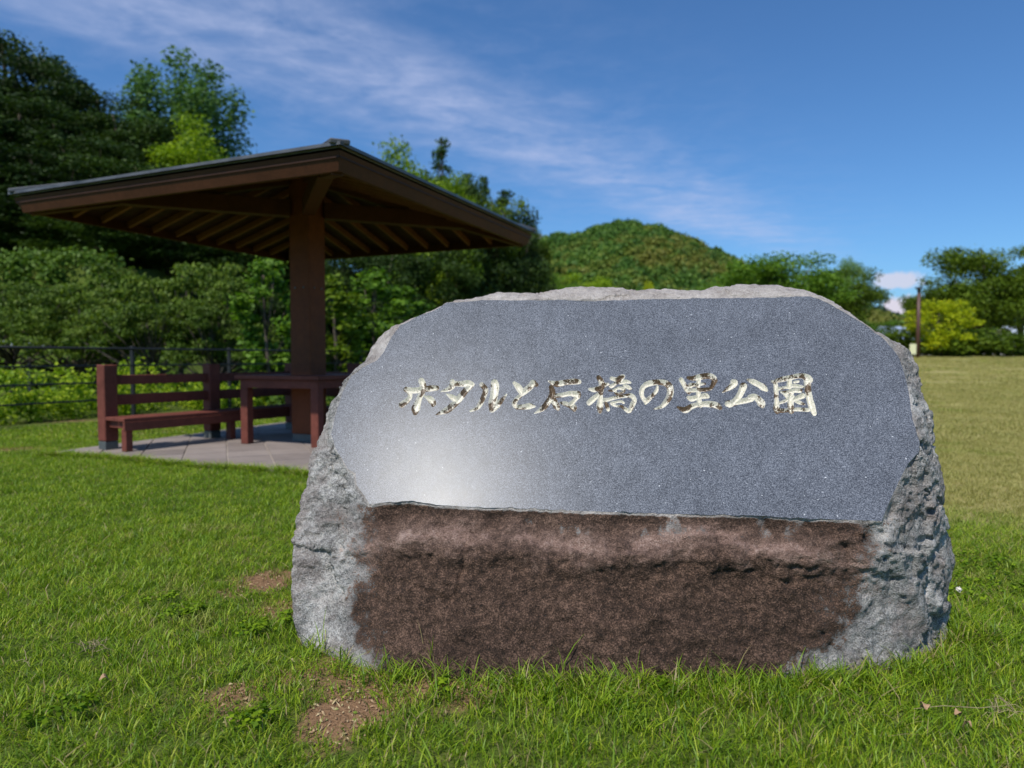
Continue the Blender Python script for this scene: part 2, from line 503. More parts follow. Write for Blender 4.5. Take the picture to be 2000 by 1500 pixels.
for s in range(3):      # dense evergreen, foliage down to the ground
    rng = np.random.default_rng(10 + s)
    cl = ell_clumps(rng, 46, 0, 6.6, 3.6, 5.4, 1.25, 0.7) + [(0, 0, 5.5, 2.6, 2.6, 4.6)]
    proto('oak', 20 + s, 12, cl, 20000, 0.115, F_DARK, 0.3, 10)
for s in range(2):      # broad-crowned mid green
    rng = np.random.default_rng(40 + s)
    cl = ell_clumps(rng, 40, 0, 5.0, 3.6, 2.6, 1.0, 0.6, -0.75) + ell_clumps(rng, 8, 0, 5, 1.5, 1.5, 1.3)
    proto('broad', 50 + s, 8, cl, 17000, 0.09, F_MID, 0.22, 16, bend=0.06)
for s in range(3):      # cherry: tiers of flat sprays
    rng = np.random.default_rng(60 + s)
    cl = []
    for k in range(26):
        a = rng.random() * 6.283; q = math.sqrt(rng.random()) * 2.6
        z = 1.15 + 2.8 * (1 - (q / 3.1) ** 2) * (0.3 + 0.7 * rng.random())
        for m_ in range(5):          # each limb end carries a few flat sprays
            r = 0.2 + 0.3 * rng.random()
            cl.append((q * math.cos(a) + rng.normal() * 0.42, q * math.sin(a) + rng.normal() * 0.42, z + rng.normal() * 0.13, r * 1.35, r * 1.35, r * 0.34))
    proto('cherry', 70 + s, 3.9, cl, 10500, 0.066, F_CHERRY, 0.12, 40, bend=0.08, up=0.95, rnd=0.6, top=0.7)
rng = np.random.default_rng(80)   # tall tree of upright lobes
cl = []
for k in range(9):
    a = k * 2.4; q = 2.7 * math.sqrt((k + 0.5) / 9)
    top_ = 15.0 - q * q * 0.42 + rng.normal() * 0.5
    for j in range(9):
        z = 5.0 + (top_ - 5.0) * j / 8
        r = (1.25 - 0.5 * (j / 8) ** 3) * (0.75 + 0.4 * rng.random())
        cl.append((q * math.cos(a) * (0.75 + 0.25 * j / 8) + rng.normal() * 0.25, q * math.sin(a) * (0.75 + 0.25 * j / 8), z, r, r, r * 1.1))
proto('tall', 81, 15, cl, 28000, 0.11, F_TALL, 0.4, 20)
for s in range(2):      # conifer: irregular tiers
    rng = np.random.default_rng(90 + s)
    cl = []
    for j in range(26):
        q = j / 25; z = 3 + 11.6 * q
        rr = 1.75 * (1 - q) ** 0.75 + 0.18
        for k in range(4 if q < 0.8 else 2):
            a = rng.random() * 6.283; d = rr * (0.4 + 0.5 * rng.random())
            r = 0.42 + 0.5 * (1 - q)
            cl.append((d * math.cos(a), d * math.sin(a), z - 0.25 * d + rng.normal() * 0.15, r * 1.15, r * 1.15, r * 0.7))
    proto('conifer', 92 + s, 15, cl, 15000, 0.11, F_CONIFER, 0.22, 10, bend=0.01, top=0.98)
for s in range(2):      # fluffy bright tree
    rng = np.random.default_rng(100 + s)
    cl = ell_clumps(rng, 44, 0, 6.0, 2.6, 3.6, 0.8, 0.8) + [(0, 0, 5.5, 1.8, 1.8, 3.4)]
    proto('bright', 105 + s, 9, cl, 17000, 0.085, F_BRIGHT, 0.15, 10)
for s in range(2):      # slim young tree, larger leaves
    rng = np.random.default_rng(110 + s)
    cl = []
    for j in range(34):
        q = j / 33; z = 0.95 + 2.7 * q
        rr = 0.62 * math.sin(math.pi * (0.16 + 0.76 * q)) + 0.05
        a = rng.random() * 6.283; d = rr * (0.35 + 0.6 * rng.random()); r = 0.16 + 0.14 * rng.random()
        cl.append((d * math.cos(a), d * math.sin(a), z, r, r, r * 0.75))
    proto('young', 115 + s, 3.7, cl, 2600, 0.058, F_YOUNG, 0.035, 16, bend=0.02, top=0.95, shell=0.7)
rng = np.random.default_rng(120)  # yellow maple
cl = ell_clumps(rng, 80, 0, 2.3, 1.5, 1.35, 0.3, 0.8, -0.6) + ell_clumps(rng, 20, 0, 1.1, 1.4, 0.9, 0.45, 0.7)
proto('yellow', 121, 3.4, cl, 8000, 0.06, F_YELLOW, 0.07, 12)
for s in range(2):      # low shrub
    rng = np.random.default_rng(130 + s)
    cl = ell_clumps(rng, 26, 0, 0.75, 0.95, 0.65, 0.42, 0.8) + [(0, 0, 0.6, 0.7, 0.7, 0.5)]
    proto('shrub', 131 + s, 1.5, cl, 3200, 0.06, F_MID, 0.03, 8)

def tree(kind, var, name, px, ytop, D, wpx, label, cat='tree', group=None, rz=None, base=None, mat=None):
    cm, tm, ph, pw = PROTO[kind][var % len(PROTO[kind])]
    x = xat(px, D)
    z0 = gz(x, D) if base is None else base
    H = CAMZ + (YH - ytop) / FPX * D - z0
    W = wpx / FPX * D
    o = empty(name, (x, D, z0), random.random() * 6.28 if rz is None else rz)
    o.scale = (W / pw, W / pw, H / ph)
    tag(o, label, cat, group)
    c = link('crown', cm, o)
    if mat is not None:
        c.material_slots[0].link = 'OBJECT'; c.material_slots[0].material = mat
    link('trunk', tm, o)
    return o

random.seed(4)
LW = 'evergreen trees of the left hillside wood'
for i, (px, yt, D, w, lab) in enumerate((
        (10, 85, 46, 260, 'highest dark evergreen at the left edge of the skyline'),
        (85, 112, 45.5, 190, 'dark evergreen second from the left along the hill skyline'),
        (140, 155, 44.5, 180, 'dark evergreen on the skyline halfway down the wooded slope'),
        (200, 188, 44, 170, 'dark evergreen on the skyline just left of the tall tree'),
        (40, 190, 40, 240, 'dark evergreen below the highest one at the left edge'),
        (120, 225, 40.5, 220, 'dark evergreen in the middle of the slope above the roof tip'),
        (248, 228, 43, 170, 'dark evergreen touching the left foot of the tall tree'),
        (300, 252, 43, 160, 'dark evergreen in front of the tall tree, left of the yellow green one'),
        (205, 280, 38, 230, 'dark evergreen just above the left half of the shelter roof'),
        (60, 300, 36, 240, 'dark evergreen just above the left tip of the shelter roof'),
        (140, 345, 35, 240, 'dark evergreen partly behind the left end of the shelter roof'),
        (-5, 380, 33.5, 190, 'evergreen at the left edge just under the roof tip'),
        (270, 330, 36.5, 230, 'evergreen behind the middle of the left roof edge'),
        (235, 425, 33, 260, 'shaded evergreen seen under the left roof corner'),
        (340, 430, 33.5, 230, 'shaded evergreen seen under the roof, right of the left corner'),
        (430, 440, 36, 240, 'shaded evergreen under the roof above the cherry belt'),
        (500, 455, 40, 250, 'shaded evergreen under the roof left of the post'),
        (565, 470, 37, 210, 'shaded evergreen directly behind the shelter post'))):
    tree('oak', i, 'evergreen_tree', px, yt, D, w, lab, 'tree', LW)
tree('tall', 0, 'tall_tree', 364, 127, 52, 225, 'tall blue green tree of upright lobes rising above the left wood', 'tree', base=7.5)
tree('bright', 0, 'yellow_green_tree', 392, 256, 40, 185, 'small yellow green tree just above the shelter roof, below the tall tree', 'tree', base=6)
RW = 'trees of the wood right of the shelter post'
for i, (px, yt, D, w, lab) in enumerate((
        (640, 470, 46, 230, 'dark tree just right of the shelter post under the roof'),
        (715, 455, 47, 210, 'dark tree under the right half of the roof, nearest the post but one'),
        (790, 430, 49, 230, 'mid green tree under the middle of the right roof edge'),
        (850, 400, 51, 200, 'mid green tree behind the right roof slope below the tallest conifer'),
        (915, 425, 50, 190, 'mid green tree under the right beam end of the shelter'),
        (965, 440, 50, 160, 'dark tree left of the right roof corner'),
        (1005, 455, 52, 120, 'dark tree exactly under the right roof corner'),
        (880, 480, 45, 160, 'dark low tree above the left end of the stone top'),
        (760, 490, 42, 160, 'dark low tree above the left shoulder of the stone'),
        (838, 333, 52, 170, 'green treetop on the roof slope between the two bright trees'),
        (902, 360, 53, 150, 'green treetop on the roof slope under the second conifer'),
        (960, 388, 54, 150, 'green treetop on the roof slope left of the wide conifer'),
        (1004, 412, 55, 120, 'green treetop at the foot of the wide conifer'),
        (1034, 440, 57, 90, 'last green treetop of the row beside the roof corner'))):
    tree('oak', i + 1, 'woodland_tree', px, yt, D, w, lab, 'tree', RW, mat=F_MID if i in (2, 3, 4, 9, 11, 13) else None)
tree('bright', 1, 'bright_green_tree', 805, 300, 47, 190, 'bright green feathery tree peeping over the right slope of the shelter roof', 'tree')
tree('bright', 0, 'bright_green_tree', 862, 352, 46, 130, 'lower bright green tree under the tallest conifer, behind the roof slope', 'tree')
tree('conifer', 0, 'conifer', 868, 282, 57, 92, 'tallest dark conifer behind the right slope of the shelter roof', 'tree')
tree('conifer', 1, 'conifer', 912, 348, 56, 80, 'dark conifer just right of and below the tallest one', 'tree')
tree('conifer', 1, 'conifer', 944, 352, 62, 70, 'slender bluish conifer, second from the right end of the conifer row', 'tree')
tree('conifer', 0, 'conifer', 990, 380, 58, 110, 'wide conifer at the right end of the row, above the roof corner', 'tree')
tree('oak', 2, 'woodland_tree', 1022, 470, 60, 90, 'mid green tree at the edge of the wood under the roof corner', 'tree', mat=F_MID)

CW = 'cherry trees in a belt behind the railing'
for i, (px, yt, D, w, lab) in enumerate((
        (25, 545, 20.5, 240, 'spreading cherry tree at the left edge behind the railing'),
        (150, 575, 19.5, 200, 'low cherry tree above the left end of the bench'),
        (235, 520, 22, 260, 'cherry tree with a high rounded crown above the bench'),
        (350, 512, 21, 260, 'tallest spreading cherry tree in the belt, under the roof'),
        (440, 545, 20, 200, 'cherry tree at the right end of the belt beside the slim young tree'),
        (120, 560, 22.5, 220, 'cherry tree at the foot of the terraced bank'),
        (300, 590, 19, 220, 'low cherry tree in front, above the bench back'),
        (420, 600, 18.6, 160, 'smallest low cherry tree above the middle bench post'))):
    tree('cherry', i, 'cherry_tree', px, yt, D, w, lab, 'tree', CW)
tree('young', 0, 'young_tree', 525, 500, 17.6, 130, 'slim bright leaved young tree just left of the shelter post', 'tree', base=0.0)
tree('young', 1, 'young_tree', 655, 538, 18.6, 125, 'dark leaved young tree close to the right side of the shelter post', 'tree', base=0.0, mat=F_MID)
tree('young', 0, 'young_tree', 735, 528, 20.5, 150, 'loose light green young tree right of the post, left of the stone', 'tree', base=0.0)
tree('young', 1, 'young_tree', 785, 560, 22, 110, 'pale young tree just over the left shoulder of the stone', 'tree', base=0.0)

tree('broad', 0, 'broad_tree', 1500, 502, 40, 250, 'broad green tree over the right half of the stone', 'tree', rz=0.4, mat=F_YOUNG)
tree('broad', 1, 'broad_tree', 1632, 528, 42, 160, 'green tree with outreaching sprays over the right shoulder of the stone', 'tree', rz=2.2)
tree('broad', 0, 'distant_tree', 1648, 506, 95, 75, 'pale far tree rising faintly behind the tree on the stone shoulder', 'tree', mat=F_TALL)
tree('oak', 0, 'big_tree', 1908, 486, 46, 185, 'big dark green tree behind the yellow shrub, left of two', 'tree', mat=F_MID)
tree('broad', 1, 'big_tree', 1995, 488, 47, 215, 'big dark green tree at the right edge of the picture', 'tree', rz=1.0)
tree('broad', 0, 'side_tree', 1808, 560, 47, 88, 'small green tree reaching left behind the lamp post', 'tree')
tree('yellow', 0, 'yellow_shrub', 1836, 586, 38, 118, 'yellow leaved shrub right beside the brown lamp post', 'shrub')
tree('shrub', 0, 'shrub', 1765, 640, 39, 90, 'low green shrub left of the lamp post behind the small sign', 'shrub')
tree('shrub', 1, 'shrub', 1905, 640, 39, 130, 'dark low shrub right of the yellow one', 'shrub')
tree('shrub', 0, 'shrub', 1965, 648, 38, 130, 'dark low shrub at the right edge of the lawn', 'shrub')
tree('shrub', 0, 'shrub', 1838, 655, 38.5, 140, 'dark green shrub under the yellow leaved one', 'shrub')
tree('bright', 0, 'lime_shrub', 1700, 622, 50, 90, 'lime green bush under the sprays on the stone shoulder', 'shrub', mat=F_YOUNG)
tree('bright', 1, 'yellow_green_tree', 1150, 536, 115, 130, 'yellow green tree at the foot of the hill above the stone', 'tree', base=2)
tree('yellow', 0, 'yellow_shrub', 1266, 551, 100, 30, 'tiny yellow treetop just over the middle of the stone', 'tree', base=2)
tree('broad', 1, 'hillfoot_tree', 1060, 520, 100, 120, 'light green tree at the hill foot beside the roof corner', 'tree', base=2, mat=F_YOUNG)

# ------------------------------------------------------------------ scattered stuff through geometry nodes
def scatter(name, pts, rots, scls, idx, sources):
    me = bpy.data.meshes.new(name)
    pts = np.asarray(pts, np.float32)
    me.vertices.add(len(pts)); me.vertices.foreach_set('co', pts.ravel())
    a = me.attributes.new('rot', 'FLOAT_VECTOR', 'POINT'); a.data.foreach_set('vector', np.asarray(rots, np.float32).ravel())
    a = me.attributes.new('scl', 'FLOAT_VECTOR', 'POINT'); a.data.foreach_set('vector', np.asarray(scls, np.float32).ravel())
    a = me.attributes.new('idx', 'INT', 'POINT'); a.data.foreach_set('value', np.asarray(idx, np.int32))
    o = link(name, me)
    g = bpy.data.node_groups.new(name, 'GeometryNodeTree')
    g.interface.new_socket('Geometry', in_out='INPUT', socket_type='NodeSocketGeometry')
    g.interface.new_socket('Geometry', in_out='OUTPUT', socket_type='NodeSocketGeometry')
    gi = g.nodes.new('NodeGroupInput'); go = g.nodes.new('NodeGroupOutput')
    jn = g.nodes.new('GeometryNodeJoinGeometry')
    for sm in reversed(sources):      # a join node hands its inputs on last link first
        so = bpy.data.objects.new(sm.name + '_source', sm)
        oi = g.nodes.new('GeometryNodeObjectInfo'); oi.inputs['Object'].default_value = so
        oi.inputs['As Instance'].default_value = True
        g.links.new(oi.outputs['Geometry'], jn.inputs[0])
    def na(nm, ty):
        n = g.nodes.new('GeometryNodeInputNamedAttribute'); n.data_type = ty; n.inputs['Name'].default_value = nm
        return n.outputs['Attribute']
    ip = g.nodes.new('GeometryNodeInstanceOnPoints')
    g.links.new(gi.outputs[0], ip.inputs['Points'])
    g.links.new(jn.outputs[0], ip.inputs['Instance'])
    ip.inputs['Pick Instance'].default_value = True
    g.links.new(na('idx', 'INT'), ip.inputs['Instance Index'])
    er = g.nodes.new('FunctionNodeEulerToRotation')
    g.links.new(na('rot', 'FLOAT_VECTOR'), er.inputs[0])
    g.links.new(er.outputs[0], ip.inputs['Rotation'])
    g.links.new(na('scl', 'FLOAT_VECTOR'), ip.inputs['Scale'])
    g.links.new(ip.outputs[0], go.inputs[0])
    md = o.modifiers.new('scatter', 'NODES'); md.node_group = g
    return o

# hills -------------------------------------------------------------
def hill(name, prof, D0, D1, Dback, zb, mat, label):
    """a rounded ridge whose skyline passes through the given places"""
    px = np.array([p[0] for p in prof], float); py = np.array([p[1] for p in prof], float)
    q = np.linspace(px[0], px[-1], 120)
    yy = np.interp(q, px, py)
    k = np.exp(-0.5 * (np.arange(-6, 7) / 1.3) ** 2); k /= k.sum()
    yy = np.convolve(np.pad(yy, 6, 'edge'), k, 'valid')
    rows = []
    ds = np.concatenate([np.linspace(D0, D1, 22), np.linspace(D1, Dback, 10)[1:]])
    for D in ds:
        top = CAMZ + (YH - yy) / FPX * D1
        s = math.sin(math.pi / 2 * (D - D0) / (D1 - D0)) if D <= D1 else math.cos(math.pi / 2 * (D - D1) / (Dback - D1))
        x = (q - 1000) / FPX * D1 * (1 if D > D1 else 0.35 + 0.65 * D / D1)
        b = np.array([mnoise.fractal(Vector((a * 0.02, D * 0.02, 3)), 0.9, 2, 4) for a in x]) * 2.5 * (1 - s * s)
        rows.append(np.stack([x, np.full_like(x, D), zb + (top - zb) * s + b], 1))
    v = np.array(rows)
    ny, nx = v.shape[:2]
    i = np.arange(nx * ny).reshape(ny, nx)
    f = np.stack([i[:-1, :-1].ravel(), i[:-1, 1:].ravel(), i[1:, 1:].ravel(), i[1:, :-1].ravel()], 1)
    tag(link(name, mesh_np(name, v.reshape(-1, 3), f, (mat,), True)), label, None, None, 'structure')
    return v
HM = plain('hill floor', (0.018, 0.035, 0.010), 0.95, 0, 0.4, 0.05)
def forest(name, v, n, sc, mat, label, seed):
    rng = np.random.default_rng(seed)
    ny, nx = v.shape[:2]
    a = rng.random(n) * (ny - 1.001) * 0.85; b = rng.random(n) * (nx - 1.001)
    i, j = a.astype(int), b.astype(int); fa, fb = (a - i)[:, None], (b - j)[:, None]
    p = v[i, j] * (1 - fa) * (1 - fb) + v[i + 1, j] * fa * (1 - fb) + v[i, j + 1] * (1 - fa) * fb + v[i + 1, j + 1] * fa * fb
    src = []
    for s in range(4):
        r2 = np.random.default_rng(seed + 5 + s)
        cl = ell_clumps(r2, 12, 0, 0.2, 0.75, 0.6, 0.45, 0.8, -0.3) + [(0, 0, 0, 0.8, 0.8, 0.6)]
        if False:
            cl = [(0, 0, 0.5 * k - 0.3, 0.75 - 0.2 * k, 0.75 - 0.2 * k, 0.5) for k in range(4)]
        vv, ff = leaf_mesh(r2, cl, 700, 0.13, shell=0.3)
        src.append(mesh_np(name + '_crown', vv, ff, (mat,)))
    s = sc * (0.45 + 1.2 * rng.random(n) ** 1.6)
    hgt = s * (0.85 + 0.5 * rng.random(n))
    o = scatter(name, p + np.array([0, 0, 0.25]) * s[:, None], np.stack([np.zeros(n), np.zeros(n), rng.random(n) * 6.28], 1), np.stack([s, s, hgt], 1), rng.integers(0, 4, n), src)
    tag(o, label, None, None, 'stuff')
v1 = hill('hill', [(860, 577), (960, 551), (1030, 515), (1058, 499), (1095, 490), (1130, 493), (1165, 475), (1205, 469), (1250, 472), (1300, 489), (1350, 509), (1400, 535), (1450, 563), (1540, 592), (1680, 647), (1800, 687)],
          190, 350, 480, 1.5, HM, 'rounded wooded hill behind the stone')
forest('hill_forest', v1, 13000, 2.7, F_FAR, 'mixed forest covering the rounded hill behind the stone', 7)
v2 = hill('far_hill', [(1380, 640), (1500, 612), (1600, 602), (1690, 617), (1740, 638), (1762, 640), (1800, 622), (1850, 606), (1950, 595), (2100, 570), (2300, 600)], 560, 760, 950, 1.5, HM, 'distant dark hill in the gap left of the lamp post')
forest('far_hill_forest', v2, 5000, 5.5, F_FARDARK, 'far dark forest covering the distant hill on the right', 9)

def left_wood():      # the rest of the hillside wood, left of what the picture takes in
    rng = np.random.default_rng(21)
    y = 30 + 34 * rng.random(260); x = -0.78 * y - 7 - 45 * rng.random(260)
    p = np.stack([x, y, ground_z(x, y) + 3.2], 1)
    src = []
    for q in range(3):
        r2 = np.random.default_rng(60 + q)
        cl = ell_clumps(r2, 26, 0, 0.1, 0.8, 0.9, 0.36, 0.75) + [(0, 0, 0, 0.7, 0.7, 0.9)]
        vv, ff = leaf_mesh(r2, cl, 3000, 0.055, shell=0.35)
        src.append(mesh_np('wood_crown', vv, ff, (F_DARK,)))
    k = 3.4 * (0.8 + 0.5 * rng.random(260))
    o = scatter('hillside_wood', p, np.stack([np.zeros(260), np.zeros(260), rng.random(260) * 6.28], 1), np.stack([k, k, k * 1.25], 1), rng.integers(0, 3, 260), src)
    tag(o, 'dark wood covering the rest of the left hillside', None, None, 'stuff')
left_wood()

# bank and undergrowth behind the railing ---------------------------
def bank():
    rng = np.random.default_rng(5)
    cl = []
    for k in range(330):
        x = -13.5 - 12 * rng.random(); y = 24.0 + 4.3 * rng.random()
        r = 0.4 + 0.5 * rng.random()
        cl.append((x, y, gz(x, y) + 0.2, r, r, r * 0.6))
    v, f = leaf_mesh(rng, cl, 26000, 0.085, up=0.6)
    tag(link('bank_vegetation', mesh_np('bank_vegetation', v, f, (F_BANK,))), 'leafy growth covering the terraced bank behind the cherry trees', None, None, 'stuff')
    cl = []
    for k in range(330):
        q = rng.random()
        y = 9.5 + 13 * q
        if mnoise.noise(Vector((y * 1.3, 2.0, k % 5 * 0.4))) < -0.12: continue
        x = -8.75 + (y - 9.5) * 0.52 - 0.35 - 2.0 * rng.random()
        h = (0.2 + 0.42 * rng.random() ** 1.5) * (1.35 if 11.2 < y < 14.8 else 0.9)
        for j in range(2):
            r = 0.16 + 0.2 * rng.random()
            cl.append((x + rng.normal() * 0.15, y + rng.normal() * 0.15, gz(x, y) + h * (0.5 + 0.6 * j), r, r, r * 0.8))
    v, f = leaf_mesh(rng, cl, 30000, 0.042, up=0.7, shell=0.6)
    tag(link('undergrowth', mesh_np('undergrowth', v, f, (F_WEED,))), 'bright yellow green weeds growing along the dark railing', None, None, 'stuff')
    cl = []
    for k in range(160):
        y = 15 + 12 * rng.random(); x = -11 + 9 * rng.random() - (y - 15) * 0.1
        r = 0.25 + 0.3 * rng.random()
        cl.append((x, y, gz(x, y) + 0.15 + 0.2 * rng.random(), r, r, r * 0.6))
    v, f = leaf_mesh(rng, cl, 14000, 0.06, up=0.6)
    tag(link('woodland_floor', mesh_np('woodland_floor', v, f, (F_BANK,))), 'green ground growth under the cherry belt', None, None, 'stuff')
bank()

# ------------------------------------------------------------------ railing
def fence():
    d = Vector((0.985, 2.0, 0)) ; n = 9
    p0 = Vector((-8.10 - 0.985, 8.8, 0))
    root = tag(empty('railing', (p0.x, p0.y, 0)), 'dark metal railing of four rails behind the shelter bench', 'railing')
    ps = [p0 + d * k for k in range(n)]
    ps[1] = ps[1] - d * 0.35; ps[0] = ps[0] - d * 0.35
    for p in ps:
        z = gz(p.x, p.y)
        mb = MB(); mb.box(p.x - p0.x - 0.033, p.x - p0.x + 0.033, p.y - p0.y - 0.033, p.y - p0.y + 0.033, z - 0.2, z + 1.36, 0.006)
        mb.build('post', RAILM, root)
    for h in (1.31, 1.0, 0.70, 0.39):
        mb = MB()
        a, b = ps[0] - d * 0.9 - p0, ps[-1] - p0
        w = 0.044 if h > 1.2 else 0.032
        off = Vector((0.045, -0.022, 0))
        mb.tube([a + Vector((0, 0, h)) + off, (a + b) / 2 + Vector((0, 0, h)) + off, b + Vector((0, 0, h)) + off], [w / 2] * 3, 8)
        mb.build('rail', RAILM, root, True)
fence()
# pale road barrier far left behind the cherries
gb = tag(empty('road_barrier', (-17, 22.6, gz(-17, 22.6))), 'pale blue grey road barrier glimpsed under the leftmost cherry trees', 'barrier')
MBAR = plain('barrier steel', (0.42, 0.46, 0.52), 0.4, 0.3)
MB().bar((-3, 0, 1.62), (2.6, 0.5, 1.62), 0.06, 0.22).build('beam', MBAR, gb)
for k in range(4):
    MB().box(-2.9 + 1.8 * k - 0.05, -2.9 + 1.8 * k + 0.05, 0.1 + 0.16 * k, 0.2 + 0.16 * k, -0.2, 1.7).build('post', DARKM, gb)

# ------------------------------------------------------------------ paved pad, shelter, table, bench
PC = Vector((-2.74, 9.2, 0))
ROT = R(-68.4)                       # direction of the roof corner nearest the camera
PAV_T = 0.012

def clip_poly(poly, a, b):           # keep the part left of a->b
    out = []
    for i in range(len(poly)):
        p, q = poly[i], poly[(i + 1) % len(poly)]
        sp = (b[0] - a[0]) * (p[1] - a[1]) - (b[1] - a[1]) * (p[0] - a[0])
        sq = (b[0] - a[0]) * (q[1] - a[1]) - (b[1] - a[1]) * (q[0] - a[0])
        if sp >= 0: out.append(p)
        if sp * sq < 0:
            t = sp / (sp - sq)
            out.append((p[0] + t * (q[0] - p[0]), p[1] + t * (q[1] - p[1])))
    return out

PAD_H = 3.02
def pad_corner(k, r=PAD_H):
    a = ROT + k * math.pi / 2 + R(2)
    return (PC.x + r * math.cos(a), PC.y + r * math.sin(a))

def pad():
    cs = [pad_corner(k) for k in range(4)]
    root = tag(empty('paved_pad', (PC.x, PC.y, 0)), 'square pinkish grey stone pad under the shelter', None, None, 'structure')
    mb = MB()
    lo = [(c[0] - PC.x, c[1] - PC.y, -0.15) for c in cs]; hi = [(x, y, 0.014) for x, y, z in lo]
    mb.poly(lo + hi, [(3, 2, 1, 0), (4, 5, 6, 7)] + [(k, (k + 1) % 4, 4 + (k + 1) % 4, 4 + k) for k in range(4)])
    mb.build('bedding', plain('joint mortar', (0.36, 0.31, 0.27), 0.9, 0, 0.25, 12), root)
    m, t, o = new_mat('pad stone')
    oi = nd(t, 'ShaderNodeObjectInfo')
    p = wpos(t)
    n1 = NOISE(t, p, 3.0, 5, 0.65); n2 = NOISE(t, p, 90.0, 3, 0.6)
    f = M(t, 'ADD', M(t, 'ADD', M(t, 'MULTIPLY', n1, 0.4), M(t, 'MULTIPLY', n2, 0.35)), M(t, 'MULTIPLY', oi.outputs['Random'], 0.25))
    c = RAMP(t, f, [(0.3, (0.155, 0.125, 0.110)), (0.7, (0.29, 0.24, 0.212))])
    princ(t, o, Base_Color=c, Roughness=0.8, Normal=bump(t, n2, 0.3, 0.004))
    T = 0.46
    a0 = R(-67)
    e1, e2 = (math.cos(a0), math.sin(a0)), (-math.sin(a0), math.cos(a0))
    rng = random.Random(2)
    for i in range(-8, 9):
        for j in range(-8, 9):
            q = []
            for u, w in ((i, j), (i + 1, j), (i + 1, j + 1), (i, j + 1)):
                s, r_ = (u - 0.3) * T, (w - 0.25) * T
                q.append((s * e1[0] + r_ * e2[0], s * e1[1] + r_ * e2[1]))
            cx, cy = sum(v[0] for v in q) / 4, sum(v[1] for v in q) / 4
            q = [(cx + (x - cx) * 0.972, cy + (y - cy) * 0.972) for x, y in q]
            for k in range(4):
                if len(q) < 3: break
                A, B = cs[k], cs[(k + 1) % 4]
                q = clip_poly(q, (A[0] - PC.x, A[1] - PC.y), (B[0] - PC.x, B[1] - PC.y))
            if len(q) < 3: continue
            n = len(q); h = 0.024 + rng.random() * 0.004
            mb = MB().poly([(x, y, 0.003) for x, y in q] + [(cx + (x - cx) * 0.99, cy + (y - cy) * 0.99, h) for x, y in q],
                           [tuple(range(n, 2 * n))] + [(k, (k + 1) % n, n + (k + 1) % n, n + k) for k in range(n)])
            mb.build('slab', m, root)
pad()

